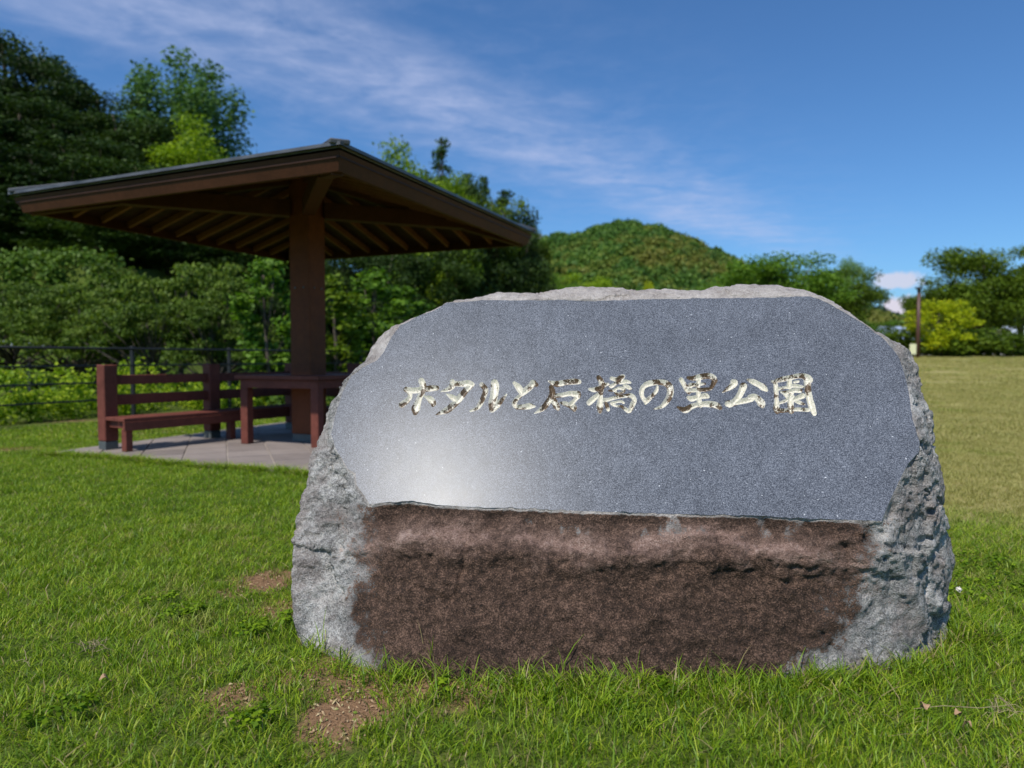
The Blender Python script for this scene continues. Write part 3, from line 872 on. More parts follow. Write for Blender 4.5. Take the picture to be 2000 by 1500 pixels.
def shelter():
    root = tag(empty('shelter', (PC.x, PC.y, 0), ROT - R(45)), 'brown open shelter with a pyramid roof on one square post', 'shelter')
    # local frame: roof square sides parallel to x and y, nearest corner at (+,+) after the 45 degree turn
    A = 3.18 / math.sqrt(2)
    ZE, SL = 2.955, 0.30         # underside of the sheathing at the eave, slope per metre towards the middle
    def zr(r): return ZE + (A - r) * SL
    dirs = [(1, 0), (0, 1), (-1, 0), (0, -1)]
    # post with shoe
    MB().box(-0.165, 0.165, -0.165, 0.165, 0.13, zr(0.12) - 0.03, 0.012).build('post', W_POST, root)
    MB().box(-0.155, 0.155, -0.155, 0.155, 0.026, 0.132, 0.006).build('post_shoe', STEEL, root)
    for k in range(4):                # bolt heads that clamp the shoe bar inside the post
        ux, uy = dirs[k]
        for s_ in (-0.07, 0.07):
            p = Vector((ux * 0.163 - uy * s_, uy * 0.163 + ux * s_, 2.07)); e_ = Vector((ux, uy, 0)) * 0.012
            MB().tube([p, p + e_], [0.014, 0.012], 8).build('bolt', STEEL, root)
    # diagonal beams, braces under the hips
    for sx_, sy_ in ((1, 1), (-1, 1), (-1, -1), (1, -1)):
        d = Vector((sx_, sy_, 0)).normalized()
        MB().bar(d * 0.215 + Vector((0, 0, 3.115)), d * 2.2 + Vector((0, 0, 3.115)), 0.16, 0.21).build('beam', W_ROOF, root)
        h0, h1 = d * 0.22, d * (A * math.sqrt(2) - 0.06)
        zz0, zz1 = zr(0.22 / math.sqrt(2)) - 0.085, zr(h1.length / math.sqrt(2)) - 0.085
        MB().bar(h0 + Vector((0, 0, zz0)), h1 + Vector((0, 0, zz1)), 0.11, 0.15).build('hip_rafter', W_ROOF, root)
    # rafters and sheathing boards of the four slopes
    NR = 12
    raf = {}
    for k in range(4):
        ux, uy = dirs[k]; vx, vy = -uy, ux
        for i in range(NR):
            s = -A + (i + 0.5) * 2 * A / NR
            r0, r1 = abs(s) + 0.09, A - 0.05
            if r1 - r0 < 0.12: continue
            p = Vector((ux * r0 + vx * s, uy * r0 + vy * s, zr(r0) - 0.05)); q = Vector((ux * r1 + vx * s, uy * r1 + vy * s, zr(r1) - 0.05))
            MB().bar(p, q, 0.045, 0.085, (0, 0, 1), 0.004).build('rafter', W_RAFTER, root)
        NBD = 14
        for j in range(NBD):
            ra, rb = A * (j / NBD) + 0.004, A * ((j + 1) / NBD) - 0.004
            if j == NBD - 1: rb = A + 0.05
            pts = []
            for (r_, sg) in ((ra, -1), (ra, 1), (rb, 1), (rb, -1)):
                w = sg * max(r_ - 0.003, 0.0)
                pts.append((r_, w))
            lo = [(ux * r_ + vx * w, uy * r_ + vy * w, zr(r_)) for r_, w in pts]
            hi = [(x, y, z + 0.018) for x, y, z in lo]
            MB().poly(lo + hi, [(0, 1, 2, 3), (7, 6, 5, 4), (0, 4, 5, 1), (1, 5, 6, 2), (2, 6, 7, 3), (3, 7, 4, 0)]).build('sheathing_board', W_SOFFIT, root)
        # fascia: deep board under the roof edge, mitred at the corners
        F0, F1 = A + 0.0, A + 0.045
        zb, zt = 2.835, 2.998
        def pr(q): return [(F0 + q, -F0 - q), (F0 + q, F0 + q), (F1 + q, F1 + q), (F1 + q, -F1 - q)]
        lo = [(ux * r_ + vx * (w * 0.9995), uy * r_ + vy * (w * 0.9995), zb) for r_, w in pr(-0.045)]
        hi = [(ux * r_ + vx * (w * 0.9995), uy * r_ + vy * (w * 0.9995), zt) for r_, w in pr(0.02)]
        MB().poly(lo + hi, [(0, 3, 2, 1), (4, 5, 6, 7), (0, 1, 5, 4), (1, 2, 6, 5), (2, 3, 7, 6), (3, 0, 4, 7)]).build('fascia_board', W_ROOF, root)
        # drip strip and roofing courses
        E = A + 0.085
        def slab_(ra, rb, z0off, th, nm, m):
            pts = [(ra, -ra * 0.9985), (ra, ra * 0.9985), (rb, rb * 0.9985), (rb, -rb * 0.9985)]
            lo = [(ux * r_ + vx * w, uy * r_ + vy * w, zr(r_) + z0off) for r_, w in pts]
            hi = [(x, y, z + th) for x, y, z in lo]
            return MB().poly(lo + hi, [(0, 1, 2, 3)[::-1], (4, 5, 6, 7), (0, 1, 5, 4), (1, 2, 6, 5), (2, 3, 7, 6), (3, 0, 4, 7)]).build(nm, m, root)
        slab_(A - 0.05, E - 0.025, 0.085, 0.018, 'drip_edge', plain('drip metal', (0.20, 0.195, 0.19), 0.4, 0.2) if k == 0 else bpy.data.materials['drip metal'])
        NC = 9
        for j in range(NC):
            rb = E + 0.02 - j * (E / NC); ra = max(rb - E / NC - 0.05, 0.02)
            o = slab_(ra, rb, 0.108 + 0.004 * (j % 2), 0.030, 'roof_course', ROOFM)
    for sx_, sy_ in ((1, 1), (-1, 1), (-1, -1), (1, -1)):
        d = Vector((sx_, sy_, 0)).normalized()
        e = d * ((A + 0.088) * math.sqrt(2)); s0 = d * 0.1
        MB().bar(s0 + Vector((0, 0, zr(0.07) + 0.135)), e + Vector((0, 0, zr(A + 0.088) + 0.135)), 0.18, 0.045, bev=0.02).build('ridge_cap', ROOFM, root)
    MB().box(-0.17, 0.17, -0.17, 0.17, zr(0) + 0.10, zr(0) + 0.19, 0.03).build('roof_finial', ROOFM, root)
shelter()

def table():
    root = tag(empty('table', (PC.x, PC.y, 0.024), R(-21.5)), 'red brown square wooden table built round the shelter post', 'table')
    H, T = 0.66, 0.895
    for k in range(4):               # four mitred boards round the post
        c, s = math.cos(k * math.pi / 2), math.sin(k * math.pi / 2)
        pr = [(0.245, -0.242), (0.245, 0.242), (H, H - 0.003), (H, -H + 0.003)]
        lo = [(c * x - s * y, s * x + c * y, T - 0.045) for x, y in pr]
        hi = [(x, y, T) for x, y, z in lo]
        MB().poly(lo + hi, [(0, 3, 2, 1), (4, 5, 6, 7), (0, 1, 5, 4), (1, 2, 6, 5), (2, 3, 7, 6), (3, 0, 4, 7)]).build('top_board', W_RED, root)
        mb = MB(); x0 = H - 0.065
        a, b = (x0, -x0 + 0.045), (x0, x0 - 0.045)
        mb.bar((c * a[0] - s * a[1], s * a[0] + c * a[1], T - 0.103), (c * b[0] - s * b[1], s * b[0] + c * b[1], T - 0.103), 0.035, 0.114)
        mb.build('apron', W_RED, root)
        lx, ly = c * 0.555 - s * 0.555, s * 0.555 + c * 0.555
        MB().box(lx - 0.058, lx + 0.058, ly - 0.058, ly + 0.058, 0, T - 0.046, 0.008).build('leg', W_RED, root)
table()

def bench():
    P1 = Vector((-4.95, 8.34, 0.026)); a = R(58.5)
    e = Vector((math.cos(a), math.sin(a), 0)); n = Vector((math.sin(a), -math.cos(a), 0))      # n: towards the pad
    L = 2.84
    P3 = P1 + e * L
    root = tag(empty('corner_bench', P3), 'red brown corner bench with rail back along the pad edge', 'bench')
    up = Vector((0, 0, 1))
    def post(p):
        m = MB(); m.frame(p + up * (0.105 + 0.465), e, n, up, 0.084, 0.084, 0.465, 0.01)
        o = m.build('post', W_RED, root)
        MB().frame(p + up * 0.05, e, n, up, 0.078, 0.078, 0.05, 0.004).build('shoe', STEEL, o)
    def arm(o, d, nn, L, npost, first, trim):
        step = L / (npost - 1)
        for i in range(npost):
            if i or first: post(o + d * step * i)
        for i in range(npost - 1):
            s, t = o + d * (step * i + 0.086), o + d * (step * (i + 1) - 0.086)
            for z, h in ((0.845, 0.118), (0.60, 0.13)):
                MB().bar(s + up * z, t + up * z, 0.055, h).build('back_rail', W_RED, root)
        # seat: two planks, front apron, end bracket, legs
        s0, s1 = o + d * (-0.08 if first else trim), o + d * (L + (0.08 if not first else -0.09))
        for (w0, w1) in ((0.092, 0.285), (0.295, 0.50)):
            c = (w0 + w1) / 2
            MB().bar(s0 + nn * c + up * 0.383, s1 + nn * c + up * 0.383, w1 - w0, 0.042).build('seat_plank', W_RED, root)
        MB().bar(s0 + nn * 0.485 + up * 0.305, s1 + nn * 0.485 + up * 0.305, 0.036, 0.11).build('seat_apron', W_RED, root)
        for i in range(npost):
            q = o + d * min(max(step * i, -0.03), L - (0.15 if first and i == npost - 1 else 0.0))
            if not first and i == 0: continue
            if first and i == npost - 1: continue
            MB().bar(q + nn * 0.09 + up * 0.315, q + nn * 0.465 + up * 0.315, 0.06, 0.085).build('bracket', W_RED, root)
            MB().frame(q + nn * 0.425 + up * 0.15, d, nn, up, 0.045, 0.045, 0.119, 0.006).build('leg', W_RED, root) if False else \
                MB().frame(q + nn * 0.41 + up * 0.135, d, nn, up, 0.042, 0.05, 0.135, 0.006).build('leg', W_RED, root)
    arm(P1 - P3, e, n, L, 3, True, 0)
    arm(Vector((0, 0, 0)), n, -e, 2.7, 3, False, 0.51)
bench()

# ------------------------------------------------------------------ lamp post, sign, houses
lp = at(1792, 697, 36.0)
lz = gz(lp.x, lp.y)
lroot = tag(empty('lamp_post', (lp.x, lp.y, lz)), 'tall brown lamp post with black cap at the far lawn edge', 'lamp post')
hl = CAMZ + (YH - 562) / FPX * 36 - lz
MB().tube([(0, 0, -0.2), (0, 0, hl * 0.45), (0, 0, hl - 0.3)], [0.105, 0.10, 0.085], 12).build('pole', LAMPM, lroot, True)
MB().tube([(0, 0, hl - 0.3), (0, 0, hl - 0.1), (0, 0, hl - 0.06), (0, 0, hl)], [0.08, 0.09, 0.2, 0.19], 12).build('lamp_head', DARKM, lroot, True)
sp = at(1783, 680, 35.4); sz = gz(sp.x, sp.y)
sroot = tag(empty('small_sign', (sp.x, sp.y, sz)), 'small pale yellow notice board beside the foot of the lamp post', 'sign')
zs = sp.z - sz
MB().box(-0.17, 0.17, -0.02, 0.0, zs - 0.32, zs + 0.22, 0.006).build('panel', plain('sign face', (0.72, 0.70, 0.42), 0.5, 0, 0.12, 6), sroot)
MB().box(-0.025, 0.025, 0.004, 0.045, -0.2, zs + 0.1, 0.004).build('stake', DARKM, sroot)

def house(px, yr, ye, D, wpx, label, roofc, rz):
    x = xat(px, D); z0 = gz(x, D)
    w = wpx / FPX * D / 2; zr_ = CAMZ + (YH - yr) / FPX * D - z0; ze = CAMZ + (YH - ye) / FPX * D - z0
    root = tag(empty('house', (x, D, z0), rz), label, 'house')
    dp = 4.0
    wm = plain('house wall', (0.55, 0.53, 0.50), 0.8); rm = plain('house roof', roofc, 0.5, 0, 0.2)
    mb = MB(); g = 0.35
    mb.poly([(-w + g, -dp + g, -0.3), (w - g, -dp + g, -0.3), (w - g, dp - g, -0.3), (-w + g, dp - g, -0.3), (-w + g, -dp + g, ze), (w - g, -dp + g, ze), (w - g, dp - g, ze), (-w + g, dp - g, ze), (-w + g, 0, zr_ - 0.15), (w - g, 0, zr_ - 0.15)],
            [(0, 1, 5, 4), (2, 3, 7, 6), (1, 2, 6, 9, 5), (3, 0, 4, 8, 7)])
    mb.build('wall', wm, root)
    for sg in (-1, 1):
        mb = MB()
        lo = [(-w, sg * dp, ze - 0.1), (w, sg * dp, ze - 0.1), (w, sg * 0.003, zr_), (-w, sg * 0.003, zr_)]
        hi = [(a, b, c + 0.12) for a, b, c in lo]
        mb.poly(lo + hi, [(0, 1, 2, 3), (4, 5, 6, 7), (0, 1, 5, 4), (1, 2, 6, 5), (2, 3, 7, 6), (3, 0, 4, 7)])
        mb.build('roof', rm, root)
    for k in (-1, 1):
        f = MB().box(k * w * 0.45 - 0.55, k * w * 0.45 + 0.55, -dp + g - 0.06, -dp + g + 0.02, ze * 0.35, ze * 0.75).build('window', plain('window frame', (0.3, 0.3, 0.3), 0.5), root)
        MB().box(k * w * 0.45 - 0.48, k * w * 0.45 + 0.48, -dp + g - 0.075, -dp + g - 0.062, ze * 0.35 + 0.07, ze * 0.75 - 0.07).build('pane', plain('pane', (0.05, 0.06, 0.07), 0.1), f)
house(1738, 640, 672, 66, 92, 'house with blue grey roof in the gap left of the lamp post', (0.30, 0.36, 0.48), 0.12)
house(2012, 640, 668, 64, 110, 'pale house behind the shrubs at the right edge', (0.55, 0.60, 0.68), -0.1)

# ------------------------------------------------------------------ the stone
NF_T, NF_R = R(34.8), R(7.3)         # the polished face leans back and turns a little to the left
NFACE = Vector((-math.sin(NF_R) * math.cos(NF_T), -math.cos(NF_R) * math.cos(NF_T), math.sin(NF_T)))
P0 = at(1200, 1000, 2.62)
EU = Vector((math.cos(NF_R), -math.sin(NF_R), 0))
EV = NFACE.cross(EU)
C0 = Vector((0, 0, CAMZ))

def onplane(px, py):
    d = ray(px, py)
    return C0 + d * ((P0 - C0).dot(NFACE) / d.dot(NFACE))

def resample(poly, n):
    p = np.array(poly, float)
    s = np.concatenate([[0], np.cumsum(np.linalg.norm(np.diff(p[:, :2], axis=0), axis=1) + 1e-6)])
    q = np.linspace(0, s[-1], n, endpoint=False)
    return np.stack([np.interp(q, s, p[:, k]) for k in range(p.shape[1])], 1)

# sections round the stone: (outline of the polished face, matching outer outline, points, bottom weight)
# outer points: px, py, mode (0: behind the plane by val, 1: depth val, 2: on the ground), val
SEC = [
 ([(722, 984), (760, 981), (800, 979), (850, 985), (900, 990), (1000, 992), (1150, 998), (1300, 1003), (1450, 1006), (1600, 1013), (1722, 1017)],
  [(590, 1266, 2, 0), (638, 1280, 2, 0), (687, 1298, 2, 0), (740, 1312, 2, 0), (837, 1324, 2, 0), (960, 1334, 2, 0), (1150, 1338, 2, 0), (1350, 1338, 2, 0), (1500, 1336, 2, 0), (1625, 1328, 2, 0), (1700, 1318, 2, 0), (1770, 1307, 2, 0), (1836, 1282, 2, 0)], 420, 1),
 ([(1722, 1017), (1740, 974), (1758, 935), (1775, 904), (1795, 883)],
  [(1836, 1282, 2, 0), (1844, 1250, 1, 2.72), (1852, 1180, 1, 2.76), (1863, 1124, 1, 2.79), (1865, 1050, 1, 2.80), (1857, 1022, 1, 2.80), (1849, 987, 1, 2.78), (1840, 935, 1, 2.76)], 110, 0),
 ([(1795, 883), (1796, 865), (1782, 816), (1775, 764), (1765, 725), (1754, 694)],
  [(1840, 935, 1, 2.76), (1831, 893, 1, 2.78), (1821, 848, 1, 2.82), (1807, 799, 1, 2.87), (1793, 750, 1, 2.93), (1782, 718, 1, 2.97), (1768, 683, 1, 3.0)], 90, 0),
 ([(1754, 694), (1726, 662), (1688, 633), (1642, 606), (1604, 585), (1583, 578)],
  [(1768, 683, 1, 3.0), (1747, 674, 0, .12), (1723, 655, 0, .08), (1680, 625, 0, .06), (1643, 599, 0, .06), (1611, 582, 0, .07), (1578, 570, 0, .09)], 90, 0),
 ([(1583, 578), (1537, 580), (1450, 582), (1240, 585), (1150, 589), (1100, 586), (1030, 586), (960, 586), (907, 589), (872, 592)],
  [(1578, 570, 0, .09), (1555, 564, 0, .10), (1520, 556, 0, .12), (1485, 557, 0, .12), (1443, 555, 0, .12), (1397, 557, 0, .12), (1369, 566, 0, .1), (1320, 566, 0, .1), (1275, 564, 0, .1), (1240, 568, 0, .1), (1212, 563, 0, .1), (1170, 562, 0, .1),
   (1135, 560, 0, .1), (1100, 563, 0, .1), (1065, 572, 0, .1), (1023, 572, 0, .1), (974, 570, 0, .09), (946, 577, 0, .08), (911, 584, 0, .05), (871, 589, 0, .03)], 260, 0),
 ([(872, 592), (851, 605), (820, 617), (781, 636)],
  [(871, 589, 0, .03), (849, 602, 0, .03), (818, 614, 0, .03), (778, 633, 0, .04)], 60, 0),
 ([(781, 636), (764, 659), (750, 687), (736, 704), (708, 718), (685, 736), (670, 764), (655, 810), (647, 848)],
  [(778, 633, 0, .04), (764, 638, 0, .06), (739, 659, 0, .10), (724, 680, 0, .10), (711, 706, 0, .05), (685, 728, 0, .04), (668, 750, 0, .06), (651, 781, 0, .08), (638, 809, 0, .10), (622, 857, 0, .12)], 120, 0),
 ([(647, 848), (655, 876), (673, 904), (680, 916), (694, 924), (697, 946), (708, 963), (722, 984)],
  [(622, 857, 0, .12), (606, 911, 1, 2.96), (592, 953, 1, 2.92), (580, 1005, 1, 2.87), (571, 1060, 1, 2.82), (567, 1110, 1, 2.78), (568, 1160, 1, 2.75), (571, 1208, 1, 2.72), (580, 1250, 1, 2.70), (590, 1266, 2, 0)], 150, 0),
]

def key_depth(px, py, mode, val):
    d = ray(px, py)
    D = val if mode == 1 else (onplane(px, py).y + val if mode == 0 else CAMZ / -d.z * d.y)
    return (px, py, D)

def build_stone():
    fpx, opx, wb = [], [], []
    for fa, ou, n, b in SEC:
        fpx.append(resample(fa, n)); opx.append(resample([key_depth(*p) for p in ou], n))
        k = np.arange(n) / n
        wb.append(np.clip(np.minimum(k, 1 - k) / 0.10, 0, 1) if b else np.zeros(n))
    fpx, opx, wb = np.concatenate(fpx), np.concatenate(opx), np.concatenate(wb)
    N = len(fpx)
    # ragged broken edge of the polished face
    for i in range(N):
        a = mnoise.fractal(Vector((fpx[i, 0] * 0.035, fpx[i, 1] * 0.035, 1.0)), 0.7, 2.1, 4)
        b = mnoise.fractal(Vector((fpx[i, 0] * 0.035, fpx[i, 1] * 0.035, 9.0)), 0.7, 2.1, 4)
        amp = 2.6 if wb[i] > 0.2 else 1.4
        fpx[i, 1] += amp * a; fpx[i, 0] += amp * 0.6 * b
    inner = [onplane(*p) for p in fpx]
    outer = [C0 + ray(p[0], p[1]) * (p[2] / ray(p[0], p[1]).y) for p in opx]
    MR = 96
    us = np.concatenate([np.linspace(0, 1, MR) ** 1.15])
    V = np.zeros((MR, N, 3))
    I, O = np.array(inner), np.array(outer)
    U = us[:, None, None]
    V = I[None] + (O - I)[None] * U
    # depth profile: flanks bulge before they turn away, the foot steps out under the face
    cdir = (I - np.array([0, 0, CAMZ])); cdir /= np.linalg.norm(cdir, axis=1)[:, None]
    bul = -0.20 * (O[:, 1] - I[:, 1]).clip(-0.3, 0.6)[None] * (us * (1 - us) * 4)[:, None] * (1 - wb)[None]
    w = wb[None]
    uu = us[:, None]
    wv = np.array([mnoise.fractal(Vector((q[0] * 0.006, 4.0, 0.5)), 0.8, 2, 4) for q in fpx])[None]
    wa = np.array([mnoise.fractal(Vector((q[0] * 0.009, 1.0, 7.5)), 0.8, 2, 4) for q in fpx])[None]
    u0 = uu - 0.05 * wv
    foot = w * (0.013 * (1 + wa) * np.exp(-((u0 - 0.085) / 0.06) ** 2) - 0.034 * (1 + 0.9 * wa) * np.exp(-((u0 - 0.27) / 0.085) ** 2) - 0.014 * np.exp(-((uu - 0.66) / 0.25) ** 2))
    V += cdir[None] * (bul + foot)[..., None]
    # normals of the sheet, then fractured relief
    dU = np.gradient(V, axis=0); dN = (np.roll(V, -1, 1) - np.roll(V, 1, 1))
    nr = np.cross(dN, dU); nr /= np.linalg.norm(nr, axis=2)[..., None] + 1e-9
    nr *= np.sign((nr * (np.array([0, 0, CAMZ]) - V)).sum())
    for _ in range(3):
        nr = (nr + np.roll(nr, 1, 1) + np.roll(nr, -1, 1)); nr /= np.linalg.norm(nr, axis=2)[..., None] + 1e-9
    disp = np.zeros((MR, N))
    for i in range(N):
        right = float(np.clip((opx[i, 0] - 1700) / 120, 0, 1))
        leftf = float(np.clip((720 - opx[i, 0]) / 80, 0, 1))
        rough = wb[i] * 0.95 + right * 1.0 + leftf * 0.7 + 0.35
        for j in range(1, MR):
            p = Vector(V[j, i])
            n1 = mnoise.fractal(p * 5.0, 0.9, 2.0, 3)
            n2 = mnoise.ridged_multi_fractal(p * 9.0 + Vector((3, 1, 7)), 0.9, 2.1, 4, 1.0, 2.0) - 1.0
            q = Vector((p.x * 13, p.y * 13, p.z * 22))
            n3 = mnoise.fractal(q, 0.75, 2.2, 4)
            n5 = mnoise.fractal(Vector((p.x * 9, p.y * 20, p.z * 46)), 0.8, 2.1, 3) * wb[i] * math.exp(-((us[j] - 0.17) / 0.14) ** 2)
            n6 = mnoise.fractal(p * 34.0, 0.7, 2.1, 2)
            fd = 0.0
            for (sa, sb, am) in ((4.2, 2.6, 0.040), (9.5, 6.5, 0.017)):
                pp = Vector((p.x * sa, p.y * sa, p.z * sb)) + Vector((n1, n3, n1 * n3)) * 0.22
                cc = mnoise.voronoi(pp)[1][0]
                cv_ = mnoise.cell_vector(cc * 7.3) - Vector((0.5, 0.5, 0.5))
                fd += am * (pp - cc).dot(cv_) + am * 0.35 * cv_.x
            v4 = mnoise.voronoi(Vector((p.x * 5.5, p.y * 5.5, p.z * 3.6 + 2)) + Vector((n1, n3, 0)) * 0.25)[0]
            vor = (v4[1] - v4[0])
            d = rough * (0.012 * n1 - 0.006 * n2 * (1 - 0.6 * right) + 0.0065 * n3) + 0.010 * n5 + 0.0032 * n6 + fd * (1.25 * right + 0.55 * leftf + 0.28)
            # deep chips beside the face on the right, a notch on the left
            d *= min(1.0, us[j] / 0.10)
            disp[j, i] = d
    V += nr * disp[..., None]
    PXU = fpx[None] + (opx[:, :2] - fpx)[None] * U
    # back of the boulder
    NB = 16
    c = np.array([O[:, 0].mean(), 0, -0.12])
    back = []
    for k in range(1, NB):
        q = k / NB * math.pi / 2
        sh = math.cos(q) ** 0.55
        b = V[-1].copy()
        b[:, 0] = c[0] + (b[:, 0] - c[0]) * sh
        b[:, 2] = c[2] + (b[:, 2] - c[2]) * (sh if k > 1 else sh)
        b[:, 1] = b[:, 1] * (1 - k / NB) + (b[:, 1].mean()) * (k / NB) + 0.62 * math.sin(q)
        for i in range(0, N):
            p = Vector(b[i])
            d = 0.03 * mnoise.fractal(p * 3.5, 0.9, 2.0, 4)
            b[i, 1] += d; b[i, 0] += d * 0.5
        back.append(b)
    allv = np.concatenate([V, np.array(back)], 0)
    rows = len(allv)
    i = np.arange(rows * N).reshape(rows, N)
    f = np.stack([i[:-1].ravel(), np.roll(i, -1, 1)[:-1].ravel(), np.roll(i, -1, 1)[1:].ravel(), i[1:].ravel()], 1)
    # colour fields that belong to the stone: brown weathering on the foot, pale ridge
    st = np.zeros((rows, N)); rg = np.zeros((rows, N)); tp = np.zeros((rows, N))
    X, Y = PXU[..., 0], PXU[..., 1]
    nz = np.zeros_like(X); nz2 = np.zeros_like(X)
    for a in range(MR):
        for b in range(N):
            nz[a, b] = mnoise.fractal(Vector((X[a, b] * 0.012, Y[a, b] * 0.009, 5)), 0.8, 2, 4)
            nz2[a, b] = mnoise.fractal(Vector((X[a, b] * 0.017, Y[a, b] * 0.007, 8)), 0.8, 2, 3)
    left = 668 + (Y - 1000) * 0.14
    right = 1738 - np.clip(Y - 1080, 0, 400) * 0.45
    s_ = S(-60, 95, X - left + nz * 60 + nz2 * 30) * (1 - S(-130, 80, X - right + nz * 80 + nz2 * 40)) * S(975, 992, Y) * (1 - 0.4 * S(1295, 1345, Y + nz * 30 - 40 * np.clip(np.abs(X - 1150) - 330, 0, 100) / 100 * -1))
    s_ = s_ * (1 - 0.6 * S(0.28, 0.6, nz2) * (1 - S(1030, 1075, Y)))
    s_ = s_ * S(0.006, 0.03, us)[:, None]
    st[:MR] = s_
    ry = 1062 + 14 * np.sin(X * 0.012) + 26 * S(1300, 1700, X)
    rg[:MR] = np.exp(-((Y - ry + nz * 22) / 12) ** 2) * np.clip(0.75 + 0.9 * nz2, 0, 1.3) + 0.45 * np.exp(-((Y - ry - 34 + nz * 30) / 9) ** 2) * np.clip(0.2 + 1.5 * nz2, 0, 1) + 0.35 * np.exp(-((Y - ry + 10) / 34) ** 2)
    tp[:MR] = np.maximum(1 - S(590, 760, Y), 0.8 * (1 - S(0.01, 0.035, us))[:, None])
    me = mesh_np('boulder', allv.reshape(-1, 3), f, (), True)
    for nm, arr in (('stain', st), ('ridge', rg), ('pale', tp)):
        a = me.attributes.new(nm, 'FLOAT', 'POINT'); a.data.foreach_set('value', arr.ravel().astype(np.float32))
    m, t, o = new_mat('boulder stone')
    p = wpos(t)
    stn = nd(t, 'ShaderNodeAttribute', attribute_name='stain').outputs['Fac']
    rdg = nd(t, 'ShaderNodeAttribute', attribute_name='ridge').outputs['Fac']
    pal = nd(t, 'ShaderNodeAttribute', attribute_name='pale').outputs['Fac']
    n1 = NOISE(t, p, 6.0, 6, 0.65, 0.3); n2 = NOISE(t, p, 38.0, 5, 0.65); n3 = NOISE(t, p, 170.0, 3, 0.7)
    f1 = M(t, 'ADD', M(t, 'MULTIPLY', n1, 0.35), M(t, 'ADD', M(t, 'MULTIPLY', n2, 0.25), M(t, 'MULTIPLY', n3, 0.4)))
    grey = RAMP(t, f1, [(0.39, (0.065, 0.062, 0.060)), (0.5, (0.315, 0.30, 0.28)), (0.61, (0.70, 0.67, 0.625))])
    warm = RAMP(t, f1, [(0.36, (0.17, 0.135, 0.115)), (0.5, (0.44, 0.39, 0.35)), (0.64, (0.70, 0.64, 0.585))])
    grey = MIX(t, M(t, 'MULTIPLY', SS(t, 0.45, 0.62, NOISE(t, p, 4.0, 4, 0.6)), 0.4), grey, (0.20, 0.14, 0.115))
    grey = MIX(t, pal, grey, warm)
    f2 = M(t, 'ADD', M(t, 'MULTIPLY', n1, 0.15), M(t, 'ADD', M(t, 'MULTIPLY', n2, 0.33), M(t, 'MULTIPLY', n3, 0.52)))
    brn = RAMP(t, f2, [(0.39, (0.014, 0.008, 0.004)), (0.5, (0.062, 0.034, 0.021)), (0.61, (0.22, 0.13, 0.088))])
    rid = RAMP(t, f1, [(0.39, (0.085, 0.050, 0.036)), (0.5, (0.25, 0.155, 0.118)), (0.61, (0.46, 0.33, 0.27))])
    brn = MIX(t, M(t, 'MULTIPLY', rdg, 1.0, clamp=True), brn, rid)
    c = MIX(t, SS(t, 0.36, 0.64, M(t, 'ADD', stn, M(t, 'ADD', M(t, 'MULTIPLY', M(t, 'SUBTRACT', n3, 0.5), 1.5), M(t, 'MULTIPLY', M(t, 'SUBTRACT', n2, 0.5), 1.3)))), grey, brn)
    hgt = M(t, 'ADD', M(t, 'MULTIPLY', n2, 0.7), M(t, 'MULTIPLY', n3, 0.35))
    princ(t, o, Base_Color=c, Roughness=0.82, Specular_IOR_Level=0.35, Normal=bump(t, hgt, 1.0, 0.03))
    me.materials.append(m)
    base = Vector((0.35, 2.9, 0))
    root = tag(empty('stone_monument', base), 'large grey boulder with a polished dark face and a carved park name', 'monument')
    bo = link('boulder', me, root); bo.location = -base

    # ---------------- carved name: brush strokes as polylines with widths, in the zooms they were measured in
    ZA, ZB, ZC, ZD, ZE_ = (760, 720, 9.09), (960, 720, 11.11), (1120, 720, 14.286), (1220, 720, 10.0), (1390, 720, 8.696)
